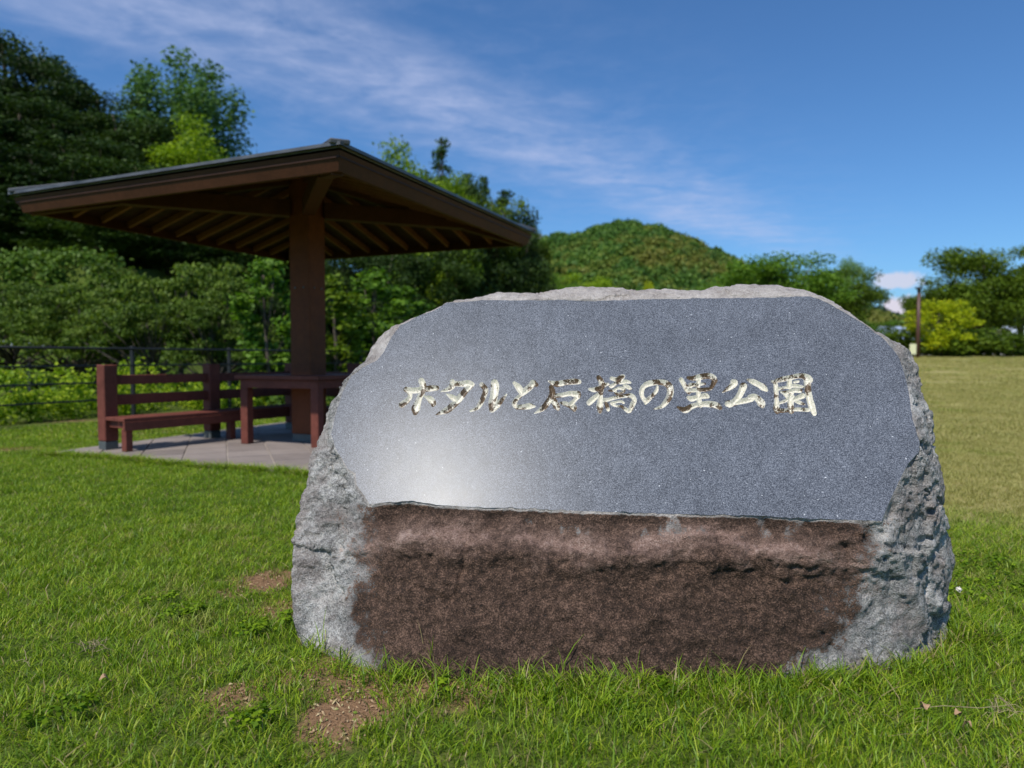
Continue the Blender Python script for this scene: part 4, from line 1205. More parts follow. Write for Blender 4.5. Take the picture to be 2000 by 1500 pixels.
    CH = [
     ('ホ', ZA, [[(300, 370, 90), (440, 390, 95), (600, 365, 95), (760, 350, 100), (850, 345, 80)], [(350, 400, 90), (375, 470, 70), (340, 550, 80), (220, 645, 105)],
                [(570, 210, 100), (600, 290, 110), (590, 400, 105), (540, 520, 90), (505, 620, 110), (470, 720, 145), (460, 800, 60)], [(630, 490, 22), (725, 540, 105), (785, 615, 100), (775, 660, 40)]]),
     ('タ', ZA, [[(1120, 225, 80), (1130, 285, 105), (1060, 360, 75), (920, 405, 14)], [(1150, 265, 85), (1260, 272, 90), (1400, 262, 110), (1480, 280, 75)],
                [(1450, 290, 105), (1350, 400, 100), (1250, 530, 110), (1150, 640, 105), (1020, 740, 105), (835, 815, 14)], [(1020, 450, 18), (1120, 510, 90), (1210, 570, 100)]]),
     ('ル', ZA, [[(1640, 280, 75), (1710, 370, 90), (1680, 490, 82), (1620, 620, 80), (1560, 700, 60), (1440, 755, 22)], [(1870, 250, 125), (1880, 320, 140), (1862, 480, 130), (1830, 620, 130), (1810, 740, 65)],
                [(1835, 735, 80), (1920, 640, 110), (2000, 560, 65), (2085, 455, 16)]]),
     ('と', ZB, [[(490, 310, 65), (580, 400, 130), (640, 500, 120), (650, 560, 60)], [(905, 315, 140), (830, 400, 125), (720, 490, 125), (630, 580, 80), (530, 680, 90), (495, 760, 100), (540, 835, 80), (620, 850, 70)],
                [(580, 832, 90), (720, 830, 108), (830, 812, 125), (935, 820, 35)], [(870, 285, 60), (975, 350, 85)]]),
     ('石', ZB, [[(1240, 272, 24), (1330, 315, 95), (1450, 330, 125), (1600, 300, 110), (1800, 280, 118), (1900, 285, 95)], [(1290, 400, 90), (1320, 500, 120), (1300, 610, 130), (1200, 760, 118), (1100, 870, 105), (935, 968, 14)],
                [(1330, 640, 110), (1370, 740, 135), (1425, 840, 120), (1445, 885, 60)], [(1390, 590, 85), (1550, 570, 90), (1700, 540, 100), (1870, 560, 145)], [(1865, 590, 140), (1810, 680, 75), (1720, 770, 100), (1680, 810, 60)],
                [(1490, 740, 34), (1600, 760, 90), (1690, 805, 85), (1785, 845, 130), (1800, 905, 60)]]),
     ('橋', ZC, [[(440, 570, 55), (580, 590, 125), (750, 530, 110), (880, 455, 115), (970, 432, 60)], [(700, 245, 120), (780, 370, 145), (780, 520, 145), (750, 680, 140), (750, 860, 140), (740, 1050, 185), (740, 1200, 105)],
                [(690, 730, 100), (560, 840, 145), (435, 955, 140)], [(1055, 270, 90), (1200, 300, 110), (1360, 225, 120)], [(1390, 215, 90), (1330, 310, 85), (1200, 400, 80), (1060, 490, 100), (1000, 470, 55)],
                [(1300, 390, 90), (1450, 360, 100), (1585, 388, 50)], [(1400, 455, 50), (1500, 505, 100), (1590, 560, 75)], [(990, 612, 36), (1130, 605, 66), (1240, 545, 66), (1395, 565, 95), (1385, 650, 66), (1250, 700, 70), (1185, 680, 75), (1165, 620, 50)],
                [(870, 880, 115), (1000, 855, 85), (1200, 800, 85), (1430, 762, 85), (1610, 755, 120), (1700, 870, 120), (1645, 1010, 135), (1560, 1180, 110), (1450, 1130, 95), (1340, 1050, 60)],
                [(880, 900, 60), (930, 1020, 95), (970, 1150, 85)], [(1060, 965, 85), (1200, 930, 55), (1330, 915, 55), (1400, 955, 55)], [(1090, 1000, 70), (1200, 1040, 55), (1320, 1045, 55)]]),
     ('の', ZD, [[(640, 350, 42), (622, 430, 60), (540, 530, 68), (440, 625, 85), (405, 675, 50)], [(415, 640, 85), (350, 560, 70), (330, 450, 88), (370, 350, 88), (480, 290, 105), (640, 265, 98), (780, 280, 108), (870, 340, 125), (893, 450, 125), (868, 560, 115), (800, 660, 98), (720, 740, 66), (575, 790, 14)]]),
     ('里', ZD, [[(1100, 212, 80), (1160, 310, 88), (1220, 420, 88), (1258, 478, 52)], [(1235, 178, 52), (1340, 190, 88), (1480, 160, 105), (1640, 142, 105), (1735, 182, 105), (1785, 240, 62)], [(1755, 235, 100), (1720, 320, 78), (1680, 390, 60)],
                [(1280, 330, 92), (1400, 312, 56), (1500, 302, 46), (1570, 297, 38)], [(1250, 430, 85), (1400, 420, 66), (1560, 410, 75), (1655, 400, 60)], [(1450, 210, 76), (1430, 350, 78), (1440, 480, 86), (1450, 600, 88), (1478, 715, 98)],
                [(1240, 562, 62), (1310, 588, 105), (1450, 552, 76), (1575, 532, 105), (1625, 550, 62)], [(1035, 752, 32), (1180, 808, 115), (1300, 742, 98), (1450, 702, 88), (1650, 692, 115), (1800, 722, 115), (1865, 768, 80)]]),
     ('公', ZE_, [[(350, 215, 62), (390, 242, 105), (320, 312, 86), (185, 403, 12)], [(605, 187, 24), (700, 222, 86), (800, 272, 88), (880, 322, 105), (928, 366, 52)], [(540, 295, 120), (500, 400, 105), (440, 500, 98), (360, 580, 98), (270, 595, 100)],
                [(300, 630, 60), (420, 575, 80), (560, 545, 86), (680, 515, 86)], [(640, 475, 62), (720, 472, 86), (800, 532, 105), (850, 600, 125), (866, 640, 60)]]),
     ('園', ZE_, [[(1025, 217, 32), (1080, 250, 66), (1095, 400, 72), (1100, 560, 74), (1100, 680, 105), (1112, 735, 70)], [(1095, 208, 58), (1200, 182, 78), (1350, 150, 78), (1500, 122, 78), (1620, 152, 105), (1675, 190, 90)],
                [(1625, 195, 120), (1632, 350, 105), (1660, 500, 105), (1700, 640, 108), (1745, 765, 72)], [(1105, 712, 86), (1250, 712, 58), (1450, 692, 58), (1640, 702, 58)], [(1325, 190, 70), (1318, 300, 92)],
                [(1125, 345, 48), (1250, 320, 44), (1400, 290, 56), (1545, 310, 38)], [(1400, 228, 34), (1470, 218, 34)], [(1180, 396, 32), (1260, 410, 62), (1400, 372, 70), (1505, 376, 66)], [(1240, 430, 50), (1290, 485, 56)], [(1370, 400, 56), (1330, 480, 62)],
                [(1150, 585, 34), (1260, 542, 46), (1380, 470, 46)], [(1340, 500, 100), (1340, 620, 100), (1350, 720, 100)], [(1400, 520, 56), (1545, 462, 90)], [(1420, 542, 56), (1500, 580, 56), (1580, 608, 22)]]),
    ]
    chars = []
    for ch, (ox, oy, sc), strokes in CH:
        lst = []
        for s_ in strokes:
            pts = np.array([(ox + x / sc, oy + y / sc, w_ / sc / 2 + 0.55) for x, y, w_ in s_])
            # Catmull-Rom smoothing
            P = np.vstack([2 * pts[0] - pts[1], pts, 2 * pts[-1] - pts[-2]])
            out = []
            for k in range(1, len(P) - 2):
                for tt in np.linspace(0, 1, 6, endpoint=False):
                    a, b_, c_, d_ = P[k - 1], P[k], P[k + 1], P[k + 2]
                    out.append(0.5 * ((2 * b_) + (-a + c_) * tt + (2 * a - 5 * b_ + 4 * c_ - d_) * tt ** 2 + (-a + 3 * b_ - 3 * c_ + d_) * tt ** 3))
            out.append(pts[-1])
            out = np.array(out); out[:, 2] = np.maximum(out[:, 2], 0.5)
            lst.append(out)
        chars.append((ch, lst))
    def sdf(pts, lst):
        best = np.full(len(pts), 1e9)
        for st_ in lst:
            for a, b_ in zip(st_[:-1], st_[1:]):
                d = b_[:2] - a[:2]; L2 = max(d @ d, 1e-9)
                tt = np.clip(((pts - a[:2]) @ d) / L2, 0, 1)
                q = a[:2] + tt[:, None] * d
                best = np.minimum(best, np.linalg.norm(pts - q, axis=1) - (a[2] + tt * (b_[2] - a[2])))
        return best
    vc, ed = [], []
    def loop(pts):
        n0 = len(vc); n = len(pts)
        vc.extend([Vector((float(p[0]), float(p[1]))) for p in pts])
        ed.extend([(n0 + k, n0 + (k + 1) % n) for k in range(n)])
    loop(fpx)
    rng = np.random.default_rng(3)
    for ch, lst in chars:
        for st_ in lst:
            d = np.gradient(st_[:, :2], axis=0); d /= np.linalg.norm(d, axis=1)[:, None] + 1e-9
            nrm = np.stack([-d[:, 1], d[:, 0]], 1)
            l = st_[:, :2] + nrm * st_[:, 2:3]; r_ = st_[:, :2] - nrm * st_[:, 2:3]
            a1 = math.atan2(d[-1, 1], d[-1, 0]); a0 = math.atan2(d[0, 1], d[0, 0])
            e1 = [st_[-1, :2] + st_[-1, 2] * np.array([math.cos(a1 + q), math.sin(a1 + q)]) for q in (0.9, 0.0, -0.9)]
            e0 = [st_[0, :2] + st_[0, 2] * np.array([math.cos(a0 + math.pi + q), math.sin(a0 + math.pi + q)]) for q in (0.9, 0.0, -0.9)]
            loop(list(l) + e1 + list(r_[::-1]) + e0)
        allp = np.concatenate(lst)
        lo, hi = allp[:, :2].min(0) - 8, allp[:, :2].max(0) + 8
        gx, gy = np.meshgrid(np.arange(lo[0], hi[0], 1.5), np.arange(lo[1], hi[1], 1.5))
        g = np.stack([gx.ravel(), gy.ravel()], 1) + rng.normal(size=(gx.size, 2)) * 0.25
        sd_ = sdf(g, lst)
        vc.extend([Vector((float(a), float(b_))) for a, b_ in g[sd_ < -0.7]])
    ov, oe, of, _, _, _ = delaunay_2d_cdt(vc, ed, [], 1, 1e-4)
    P2 = np.array([(v.x, v.y) for v in ov])
    tri = np.array([f_ for f_ in of if len(f_) == 3])
    cen = P2[tri].mean(1)
    # inside the outline?
    pin = np.zeros(len(cen), bool)
    for k in range(N):
        a, b_ = fpx[k], fpx[(k + 1) % N]
        cond = (a[1] > cen[:, 1]) != (b_[1] > cen[:, 1])
        with np.errstate(divide='ignore', invalid='ignore'):
            xi = (b_[0] - a[0]) * (cen[:, 1] - a[1]) / (b_[1] - a[1]) + a[0]
        pin ^= cond & (cen[:, 0] < xi)
    tri, cen = tri[pin], cen[pin]
    depth = np.zeros(len(P2)); owner = np.full(len(tri), -1)
    for ci, (ch, lst) in enumerate(chars):
        s1 = sdf(cen, lst); owner[s1 < 0] = ci
        s2 = sdf(P2, lst)
        depth = np.maximum(depth, np.clip(-s2 - 0.15, 0, 5.0))
    depth[np.unique(tri[owner < 0])] = 0.0
    W3 = np.array([onplane(*p) for p in P2])
    W3 = W3 - np.array(NFACE)[None] * (depth * 0.0021 * 1.2)[:, None] - np.array(base)
    def sub(mask):
        tt = tri[mask]
        u, inv = np.unique(tt, return_inverse=True)
        return W3[u], inv.reshape(-1, 3)
    m, t, o = new_mat('polished granite')
    p = wpos(t)
    n1 = NOISE(t, p, 230.0, 2, 0.7); n2 = NOISE(t, p, 5.0, 5, 0.6); n4 = NOISE(t, p, 420.0, 1, 0.5)
    strk = NOISE(t, nd(t, 'ShaderNodeMapping', {'Vector': p, 'Scale': (22.0, 22.0, 1.2)}).outputs[0], 1.0, 4, 0.6)
    c = RAMP(t, n1, [(0.34, (0.038, 0.042, 0.053)), (0.48, (0.092, 0.100, 0.120)), (0.56, (0.138, 0.147, 0.172)), (0.70, (0.255, 0.265, 0.295))])
    mot = M(t, 'ADD', M(t, 'ADD', M(t, 'MULTIPLY', n2, 0.45), M(t, 'MULTIPLY', strk, 0.6)), 0.46)
    mc = nd(t, 'ShaderNodeCombineXYZ', {0: mot, 1: mot, 2: mot}).outputs[0]
    c = MIX(t, 1.0, c, mc, 'MULTIPLY')
    fl = NOISE(t, p, 120.0, 0, 0.5)
    c = MIX(t, SS(t, 0.84, 0.87, fl), c, (0.55, 0.56, 0.58))
    rgh = M(t, 'ADD', 0.20, M(t, 'ADD', M(t, 'MULTIPLY', n1, 0.12), M(t, 'MULTIPLY', n2, 0.06)))
    princ(t, o, Base_Color=c, Roughness=rgh, Specular_IOR_Level=0.125, Normal=bump(t, n4, 0.06, 0.002))
    v_, f_ = sub(owner < 0)
    face = link('polished_face', mesh_np('polished_face', v_, f_, (m,)), root)
    m2, t, o = new_mat('worn letter paint')
    p = wpos(t)
    n1 = NOISE(t, p, 19.0, 4, 0.5, 0.3); n2 = NOISE(t, p, 150.0, 3, 0.6)
    fm = M(t, 'ADD', n1, M(t, 'MULTIPLY', M(t, 'SUBTRACT', n2, 0.5), 0.25))
    pale = RAMP(t, n2, [(0.3, (0.40, 0.40, 0.29)), (0.55, (0.66, 0.61, 0.50)), (0.75, (0.80, 0.70, 0.62))])
    drk = RAMP(t, n2, [(0.3, (0.030, 0.019, 0.010)), (0.7, (0.17, 0.11, 0.06))])
    c = MIX(t, SS(t, 0.43, 0.49, fm), drk, pale)
    princ(t, o, Base_Color=c, Roughness=0.5, Normal=bump(t, n2, 0.2, 0.003))
    for ci, (ch, lst) in enumerate(chars):
        v_, f_ = sub(owner == ci)
        k = link('carved_character', mesh_np('carved_character', v_, f_, (m2,)), face)
        k['label'] = 'carved character ' + ch
    foot_line = [(v[0], v[1]) for v in O[:420]]
    return root, foot_line, O
stone, FOOT, OUT3 = build_stone()

# ------------------------------------------------------------------ grass
GR = None
def grass_material():
    m, t, o = new_mat('grass blades')
    g = nd(t, 'ShaderNodeNewGeometry'); oi = nd(t, 'ShaderNodeObjectInfo')
    p = g.outputs['Position']
    sp_ = nd(t, 'ShaderNodeSeparateXYZ', {0: p})
    n1 = NOISE(t, p, 0.8, 4, 0.6); n2 = NOISE(t, p, 5.0, 4, 0.6)
    f = M(t, 'ADD', M(t, 'MULTIPLY', g.outputs['Random Per Island'], 0.45), M(t, 'ADD', M(t, 'MULTIPLY', n2, 0.35), M(t, 'MULTIPLY', oi.outputs['Random'], 0.2)))
    lush = RAMP(t, f, [(0.22, (0.062, 0.128, 0.006)), (0.42, (0.160, 0.272, 0.010)), (0.6, (0.285, 0.39, 0.016)), (0.8, (0.46, 0.46, 0.05))])
    dryc = RAMP(t, f, [(0.22, (0.22, 0.225, 0.05)), (0.5, (0.39, 0.36, 0.115)), (0.8, (0.56, 0.48, 0.21))])
    dryness = M(t, 'MULTIPLY', SS(t, 3.3, 6.0, M(t, 'ADD', M(t, 'ADD', sp_.outputs[1], M(t, 'MULTIPLY', sp_.outputs[0], 0.10)), M(t, 'MULTIPLY', M(t, 'SUBTRACT', n1, 0.5), 5.0))), SS(t, 0.2, 1.6, sp_.outputs[0]))
    dryness = M(t, 'MULTIPLY', dryness, SS(t, 0.2, 0.45, n1))
    dryness = M(t, 'MAXIMUM', dryness, M(t, 'MULTIPLY', SS(t, 0.54, 0.74, M(t, 'ADD', M(t, 'MULTIPLY', n1, 0.6), M(t, 'MULTIPLY', n2, 0.4))), 0.8))
    c = MIX(t, dryness, lush, dryc)
    straw = M(t, 'GREATER_THAN', M(t, 'ADD', g.outputs['Random Per Island'], M(t, 'MULTIPLY', M(t, 'SUBTRACT', n2, 0.5), 0.5)), 0.90)
    c = MIX(t, straw, c, (0.34, 0.27, 0.12))
    d = nd(t, 'ShaderNodeBsdfPrincipled', {'Base Color': c, 'Roughness': 0.5, 'Specular IOR Level': 0.35})
    tr = nd(t, 'ShaderNodeBsdfTranslucent', {'Color': MIX(t, 1.0, c, (1.2, 1.25, 0.6), 'MULTIPLY')})
    mx = nd(t, 'ShaderNodeMixShader', {0: 0.35, 1: d.outputs[0], 2: tr.outputs[0]})
    t.links.new(mx.outputs[0], o.inputs['Surface'])
    return m
GM = grass_material()

def blades(rng, n, rad, h0, h1, wd, lean=0.5):
    a = rng.random(n) * 6.283; r = rad * np.sqrt(rng.random(n))
    bx, by = r * np.cos(a), r * np.sin(a)
    h = h0 + (h1 - h0) * rng.random(n) ** 1.6
    th = rng.random(n) * 6.283
    ln = lean * (0.3 + rng.random(n)) * h
    dx_, dy_ = np.cos(th), np.sin(th)
    fx, fy = -dy_, dx_
    tw = rng.random(n) * 3.14
    sx_, sy_ = np.cos(tw) * fx + np.sin(tw) * dx_ * 0.6, np.cos(tw) * fy + np.sin(tw) * dy_ * 0.6
    w = wd * (0.6 + 0.8 * rng.random(n))
    V = np.zeros((n, 7, 3))
    for k, (q, ww) in enumerate(((0.0, 0.75), (0.4, 1.0), (0.75, 0.7))):
        cx = bx + dx_ * ln * q ** 2; cy = by + dy_ * ln * q ** 2; cz = h * (q - 0.18 * q ** 3 * lean) - 0.008 * (k == 0)
        V[:, 2 * k] = np.stack([cx - sx_ * w * ww / 2, cy - sy_ * w * ww / 2, cz], 1)
        V[:, 2 * k + 1] = np.stack([cx + sx_ * w * ww / 2, cy + sy_ * w * ww / 2, cz], 1)
    V[:, 6] = np.stack([bx + dx_ * ln * 1.0, by + dy_ * ln * 1.0, h * (1 - 0.18 * lean)], 1)
    T = np.array([(0, 1, 3), (0, 3, 2), (2, 3, 5), (2, 5, 4), (4, 5, 6)])
    F = (np.arange(n)[:, None, None] * 7 + T[None]).reshape(-1, 3)
    return V.reshape(-1, 3), F

def in_poly(x, y, poly):
    c = np.zeros(len(x), bool)
    for k in range(len(poly)):
        a, b = poly[k], poly[(k + 1) % len(poly)]
        cond = (a[1] > y) != (b[1] > y)
        with np.errstate(divide='ignore', invalid='ignore'):
            xi = (b[0] - a[0]) * (y - a[1]) / (b[1] - a[1]) + a[0]
        c ^= cond & (x < xi)
    return c

def grass():
    rng = np.random.default_rng(12)
    stone_poly = [(x, y + 0.02) for x, y in FOOT] + [(FOOT[-1][0] - 0.05, 3.3), (FOOT[0][0] + 0.05, 3.3)]
    pad_poly = [pad_corner(k) for k in range(4)]
    pad_in = [pad_corner(k, PAD_H - 0.05) for k in range(4)]
    P, RO, SCL, IX = [], [], [], []
    src = []
    def zone(d0, d1, sp, meshes, smul, keep_bare):
        i0 = len(src); src.extend(meshes)
        ys = np.arange(d0, d1, sp); 
        for y in ys:
            hw = 1.05 * y + 2.0
            xs = np.arange(-hw, hw, sp)
            x = xs + (rng.random(len(xs)) - 0.5) * sp * 1.2; yy = y + (rng.random(len(xs)) - 0.5) * sp * 1.2
            b = bare_mask(x, yy)
            nn = np.array([mnoise.fractal(Vector((float(a) * 3.0, float(c) * 3.0, 2)), 0.8, 2, 3) for a, c in zip(x, yy)])
            n2_ = np.array([mnoise.fractal(Vector((float(a) * 13.0, float(c) * 13.0, 4)), 0.8, 2, 2) for a, c in zip(x, yy)]) if y < 4.6 else 0.0
            b = b * np.clip(1 + 0.9 * n2_ + 0.6 * nn, 0, 2)
            k = (b < 0.30 + 0.45 * rng.random(len(x)) ** 2) 
            k &= ~in_poly(x, yy, stone_poly) & ~in_poly(x, yy, pad_in)
            k &= (x > -8.6 + (yy - 9.5) * 0.49) | (yy < 9.0) if d1 > 9 else True
            x, yy, nn, b = x[k], yy[k], nn[k], b[k]
            z = ground_z(x, yy)
            s = smul * (0.75 + 0.5 * rng.random(len(x))) * (1 + 0.45 * np.clip(nn, -0.6, 0.9)) * (1 - 0.45 * np.clip(b, 0, 1)) * (1 + 0.16 * S(-0.3, 0.4, x) * (1 - S(2.7, 3.4, yy)))
            P.append(np.stack([x, yy, z], 1))
            RO.append(np.stack([np.zeros(len(x)), np.zeros(len(x)), rng.random(len(x)) * 6.28], 1))
            SCL.append(np.stack([np.ones(len(x)), np.ones(len(x)), s], 1))
            IX.append(rng.integers(i0, i0 + len(meshes), len(x)))
    def mk(n, rad, h0, h1, w, lean, c):
        return [mesh_np('grass_patch', *blades(rng, n, rad, h0, h1, w, lean), (GM,)) for _ in range(c)]
    zone(0.7, 4.6, 0.062, mk(48, 0.066, 0.016, 0.060, 0.0034, 0.95, 10), 1.0, True)
    zone(4.6, 9.5, 0.13, mk(120, 0.13, 0.018, 0.055, 0.0042, 0.8, 6), 1.0, True)
    zone(9.5, 20, 0.32, mk(260, 0.32, 0.02, 0.06, 0.010, 0.7, 5), 1.0, True)
    zone(20, 43, 0.85, mk(420, 0.85, 0.02, 0.06, 0.024, 0.7, 4), 1.0, True)
    # longer grass where the mower does not reach: against the stone and over the pad edge
    i0 = len(src)
    src.extend(mk(9, 0.030, 0.06, 0.14, 0.0042, 0.75, 6)); 
    i1 = len(src)
    src.extend(mk(3, 0.016, 0.14, 0.24, 0.0042, 0.45, 5))
    fl = np.array(FOOT)
    for k in range(430):
        j = rng.integers(0, len(fl)); p = fl[j]
        off = 0.008 + 0.16 * rng.random() ** 2
        x, y = p[0] + rng.normal() * 0.01, p[1] - off
        if p[0] < -0.15 and rng.random() < 0.6: continue
        tall = rng.random() < 0.055
        P.append(np.array([[x, y, gz(x, y)]])); RO.append(np.array([[0, 0, rng.random() * 6.28]]))
        s = 0.42 + 0.5 * rng.random()
        SCL.append(np.array([[1, 1, s]])); IX.append(np.array([rng.integers(i1, i1 + 5) if tall else rng.integers(i0, i0 + 6)]))
    for px, py, sc_ in ((835, 1312, 1.15), (842, 1316, 0.9), (1105, 1330, 0.95), (1245, 1334, 0.8), (1392, 1336, 0.85), (1440, 1338, 0.75), (1330, 1336, 0.7), (985, 1330, 0.6), (1600, 1332, 0.7)):
        q_ = ray(px, py); D = CAMZ / -q_.z * q_.y - 0.015
        P.append(np.array([[xat(px, D), D, 0.0]])); RO.append(np.array([[0, 0, rng.random() * 6.28]]))
        SCL.append(np.array([[1, 1, sc_]])); IX.append(np.array([rng.integers(i1, i1 + 5)]))
    for k in range(260):       # right flank
        j = rng.integers(420, 470); p = OUT3[j]
        x, y = p[0] + 0.02 + 0.16 * rng.random(), 2.66 + 0.5 * rng.random()
        P.append(np.array([[x, y, gz(x, y)]])); RO.append(np.array([[0, 0, rng.random() * 6.28]]))
        SCL.append(np.array([[1, 1, 0.5 + 0.5 * rng.random()]])); IX.append(np.array([rng.integers(i0, i0 + 6)]))
    for k in range(900):       # coarse tufts in the near lawn
        y = 1.5 + 3.0 * rng.random(); x = (rng.random() * 2 - 1) * (0.8 * y + 0.4)
        n_ = mnoise.fractal(Vector((x * 1.7, y * 1.7, 6)), 0.8, 2, 3)
        if n_ < 0.05 or in_poly(np.array([x]), np.array([y]), stone_poly)[0] or bare_mask(np.array([x]), np.array([y]))[0] > 0.35: continue
        P.append(np.array([[x, y, gz(x, y)]])); RO.append(np.array([[0, 0, rng.random() * 6.28]]))
        SCL.append(np.array([[1.2, 1.2, 0.5 + 0.35 * rng.random()]])); IX.append(np.array([rng.integers(i0, i0 + 6)]))
    for k in range(700):       # fringe over the front edge of the pad
        a, b = pad_corner(3), pad_corner(0)
        q = rng.random(); o_ = 0.03 - 0.10 * rng.random()
        x, y = a[0] + (b[0] - a[0]) * q, a[1] + (b[1] - a[1]) * q
        w_ = 0.07 * mnoise.noise(Vector((x * 4, y * 4, 0)))
        x, y = x - 0.39 * (-o_ - w_), y - 0.92 * (-o_ - w_)
        P.append(np.array([[x, y, gz(x, y)]])); RO.append(np.array([[0, 0, rng.random() * 6.28]]))
        SCL.append(np.array([[1.5, 1.5, 0.5 + 0.4 * rng.random()]])); IX.append(np.array([rng.integers(i0, i0 + 6)]))
    ix = np.concatenate(IX)
    o = scatter('grass', np.concatenate(P), np.concatenate(RO), np.concatenate(SCL), ix, src)
    tag(o, 'short lawn grass, longer against the stone', None, None, 'stuff')
    # crumbs of earth, straw and clippings lying in the worn places
    n = 26000
    y = 1.6 + 3.4 * rng.random(n) ** 1.3; x = (rng.random(n) * 2 - 1) * (0.8 * y + 0.2)
    b = bare_mask(x, y)
    k = (b > 0.10 + 0.5 * rng.random(n)) & ~in_poly(x, y, stone_poly)
    x, y = x[k], y[k]; n = len(x)
    c3 = np.stack([x, y, ground_z(x, y) + 0.004], 1)
    L = 0.004 + 0.012 * rng.random(n) ** 3; th = rng.random(n) * 6.28; w_ = 0.0022 + 0.0035 * rng.random(n)
    d3 = np.stack([np.cos(th), np.sin(th), 0.5 * rng.normal(size=n)], 1) * L[:, None]
    e3 = np.stack([-np.sin(th), np.cos(th), 0.3 * rng.normal(size=n)], 1) * w_[:, None]
    up3 = np.stack([np.zeros(n), np.zeros(n), 0.003 + 0.005 * rng.random(n)], 1)
    v = np.stack([c3 - d3, c3 - e3, c3 + d3, c3 + e3, c3 + up3], 1).reshape(-1, 3)
    T = np.array([(0, 1, 4), (1, 2, 4), (2, 3, 4), (3, 0, 4)])
    f = (np.arange(n)[:, None, None] * 5 + T[None]).reshape(-1, 3)
    m, t, o_ = new_mat('earth crumbs')
    rp = nd(t, 'ShaderNodeNewGeometry').outputs['Random Per Island']
    princ(t, o_, Base_Color=RAMP(t, rp, [(0.0, (0.09, 0.05, 0.027)), (0.35, (0.24, 0.14, 0.075)), (0.65, (0.40, 0.27, 0.15)), (0.85, (0.50, 0.40, 0.22)), (0.95, (0.13, 0.2, 0.02))]), Roughness=0.95)
    tag(link('earth_crumbs', mesh_np('earth_crumbs', v, f, (m,))), 'crumbs of dry earth and straw on the bare patches', None, None, 'stuff')
    # broad-leaved weeds in the lawn
    cl = []
    for (px, py, n_, r_) in ((355, 1215, 26, .09), (300, 1190, 14, .07), (1900, 1105, 60, .22), (1960, 1150, 40, .2), (1890, 1180, 20, .1), (500, 1250, 14, .08), (560, 1230, 12, .06), (1310, 1370, 8, .05), (860, 1370, 6, .04), (100, 1420, 14, .1), (480, 1440, 14, .07)):
        D = FPX * CAMZ / (py - YH); x = xat(px, D)
        for k in range(n_):
            a = rng.random() * 6.28; q = r_ * math.sqrt(rng.random())
            cl.append((x + q * math.cos(a), D + q * math.sin(a), gz(x, D) + 0.035 + 0.02 * rng.random(), 0.022, 0.022, 0.014))
    v, f = leaf_mesh(rng, cl, len(cl) * 9, 0.0095, up=1.3, rnd=0.45, aspect=0.75, shell=0.5)
    tag(link('lawn_weeds', mesh_np('lawn_weeds', v, f, (F_BRIGHT,))), 'clover and small round leaved weeds in the lawn', None, None, 'stuff')
grass()

# ------------------------------------------------------------------ small things lying in the grass
def gp(px, py, dz=0.0):
    D = FPX * (CAMZ - dz) / (py - YH); x = xat(px, D)
    return Vector((x, D, gz(x, D)))
fw = gp(1884, 1162, 0.06)
fr = tag(empty('clover_flower', fw), 'white clover flower in the grass right of the stone', 'flower')
mb = MB(); mb.tube([(0, 0, 0), (0.004, 0, 0.04), (0.002, 0.002, 0.068)], [0.0014, 0.0013, 0.0012], 6); mb.build('stem', F_MID, fr)
rng = np.random.default_rng(1)
v, f = leaf_mesh(rng, [(0.002, 0.002, 0.074, 0.0105, 0.0105, 0.0095)], 150, 0.0055, up=0.3, rnd=0.3, shell=0.25)
link('blossom', mesh_np('blossom', v, f, (plain('clover white', (0.78, 0.74, 0.66), 0.8),)), fr)
DRY = plain('dry leaf', (0.33, 0.20, 0.11), 0.85, 0, 0.35, 60)
STRAW = plain('dead straw', (0.30, 0.23, 0.13), 0.9, 0, 0.3, 60)
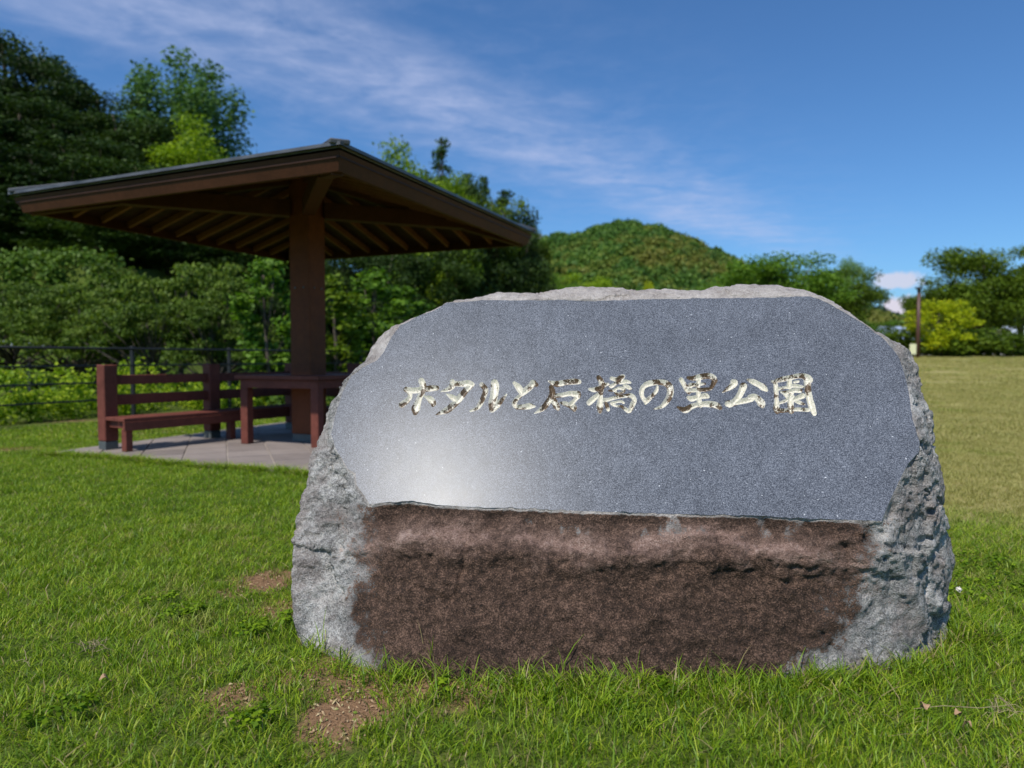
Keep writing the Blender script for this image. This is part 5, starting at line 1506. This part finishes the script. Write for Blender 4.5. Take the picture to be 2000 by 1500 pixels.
def dry_leaf(px, py, size, rz, label):
    p = gp(px, py, 0.045)
    mb = MB(); pts = []
    for k in range(7):
        q = k / 6; w = size * 0.32 * math.sin(math.pi * (0.08 + 0.88 * q)); x = size * (q - 0.5); z = 0.045 + 0.012 * math.sin(q * 5)
        pts += [(x, -w, z + 0.3 * w), (x, 0, z), (x, w, z + 0.35 * w)]
    fs = []
    for k in range(6):
        for j in range(2):
            fs.append((3 * k + j, 3 * k + j + 1, 3 * k + j + 4, 3 * k + j + 3))
    mb.poly(pts, fs)
    o = mb.build('dry_leaf', DRY); o.location = p; o.rotation_euler = (0.2, 0.1, rz)
    tag(o, label, 'leaf', 'fallen dry leaves in the lawn')
dry_leaf(1882, 1405, 0.035, 0.4, 'small orange dry leaf in the grass, right foreground')
dry_leaf(1815, 1393, 0.045, 1.2, 'pale brown dry leaf in the grass left of the small orange one')
dry_leaf(1905, 1432, 0.03, 2.0, 'dry leaf nearest the camera in the right foreground')
dry_leaf(188, 1335, 0.04, 0.8, 'pinkish dry leaf in the left foreground grass')
def dead_clump(px, py, n, r_, label, seed, h=0.05):
    p = gp(px, py, 0.03); rr = random.Random(seed); mb = MB()
    for k in range(n):
        a = rr.random() * 6.28; q = r_ * rr.random(); b = rr.random() * 6.28; L = r_ * (0.5 + rr.random())
        s = Vector((q * math.cos(a), q * math.sin(a), 0.02 + h * rr.random() * 0.6)); e = s + Vector((L * math.cos(b), L * math.sin(b), h * (rr.random() - 0.3)))
        mb.tube([s, (s + e) / 2 + Vector((0, 0, 0.012)), e], [0.0012, 0.0010, 0.0005], 4)
    o = mb.build('dead_grass_clump', STRAW); o.location = p
    tag(o, label, 'dead grass')
dead_clump(172, 1275, 26, 0.045, 'dry straw coloured grass clump in the left lawn', 3)
dead_clump(1968, 1402, 13, 0.05, 'dead grass stalks at the right edge of the foreground', 5, 0.05)
dead_clump(50, 1300, 5, 0.04, 'thin wisp of dead straw near the left edge', 6)
tw = MB(); tw.tube([(0, 0, 0.035), (0.10, 0.01, 0.04), (0.20, -0.01, 0.043), (0.29, 0.0, 0.045)], [0.0010, 0.0012, 0.0012, 0.0008], 5)
o = tw.build('twig', STRAW); o.location = gp(1800, 1388, 0.05)
tag(o, 'long thin dry stalk lying across the grass, right foreground', 'twig')
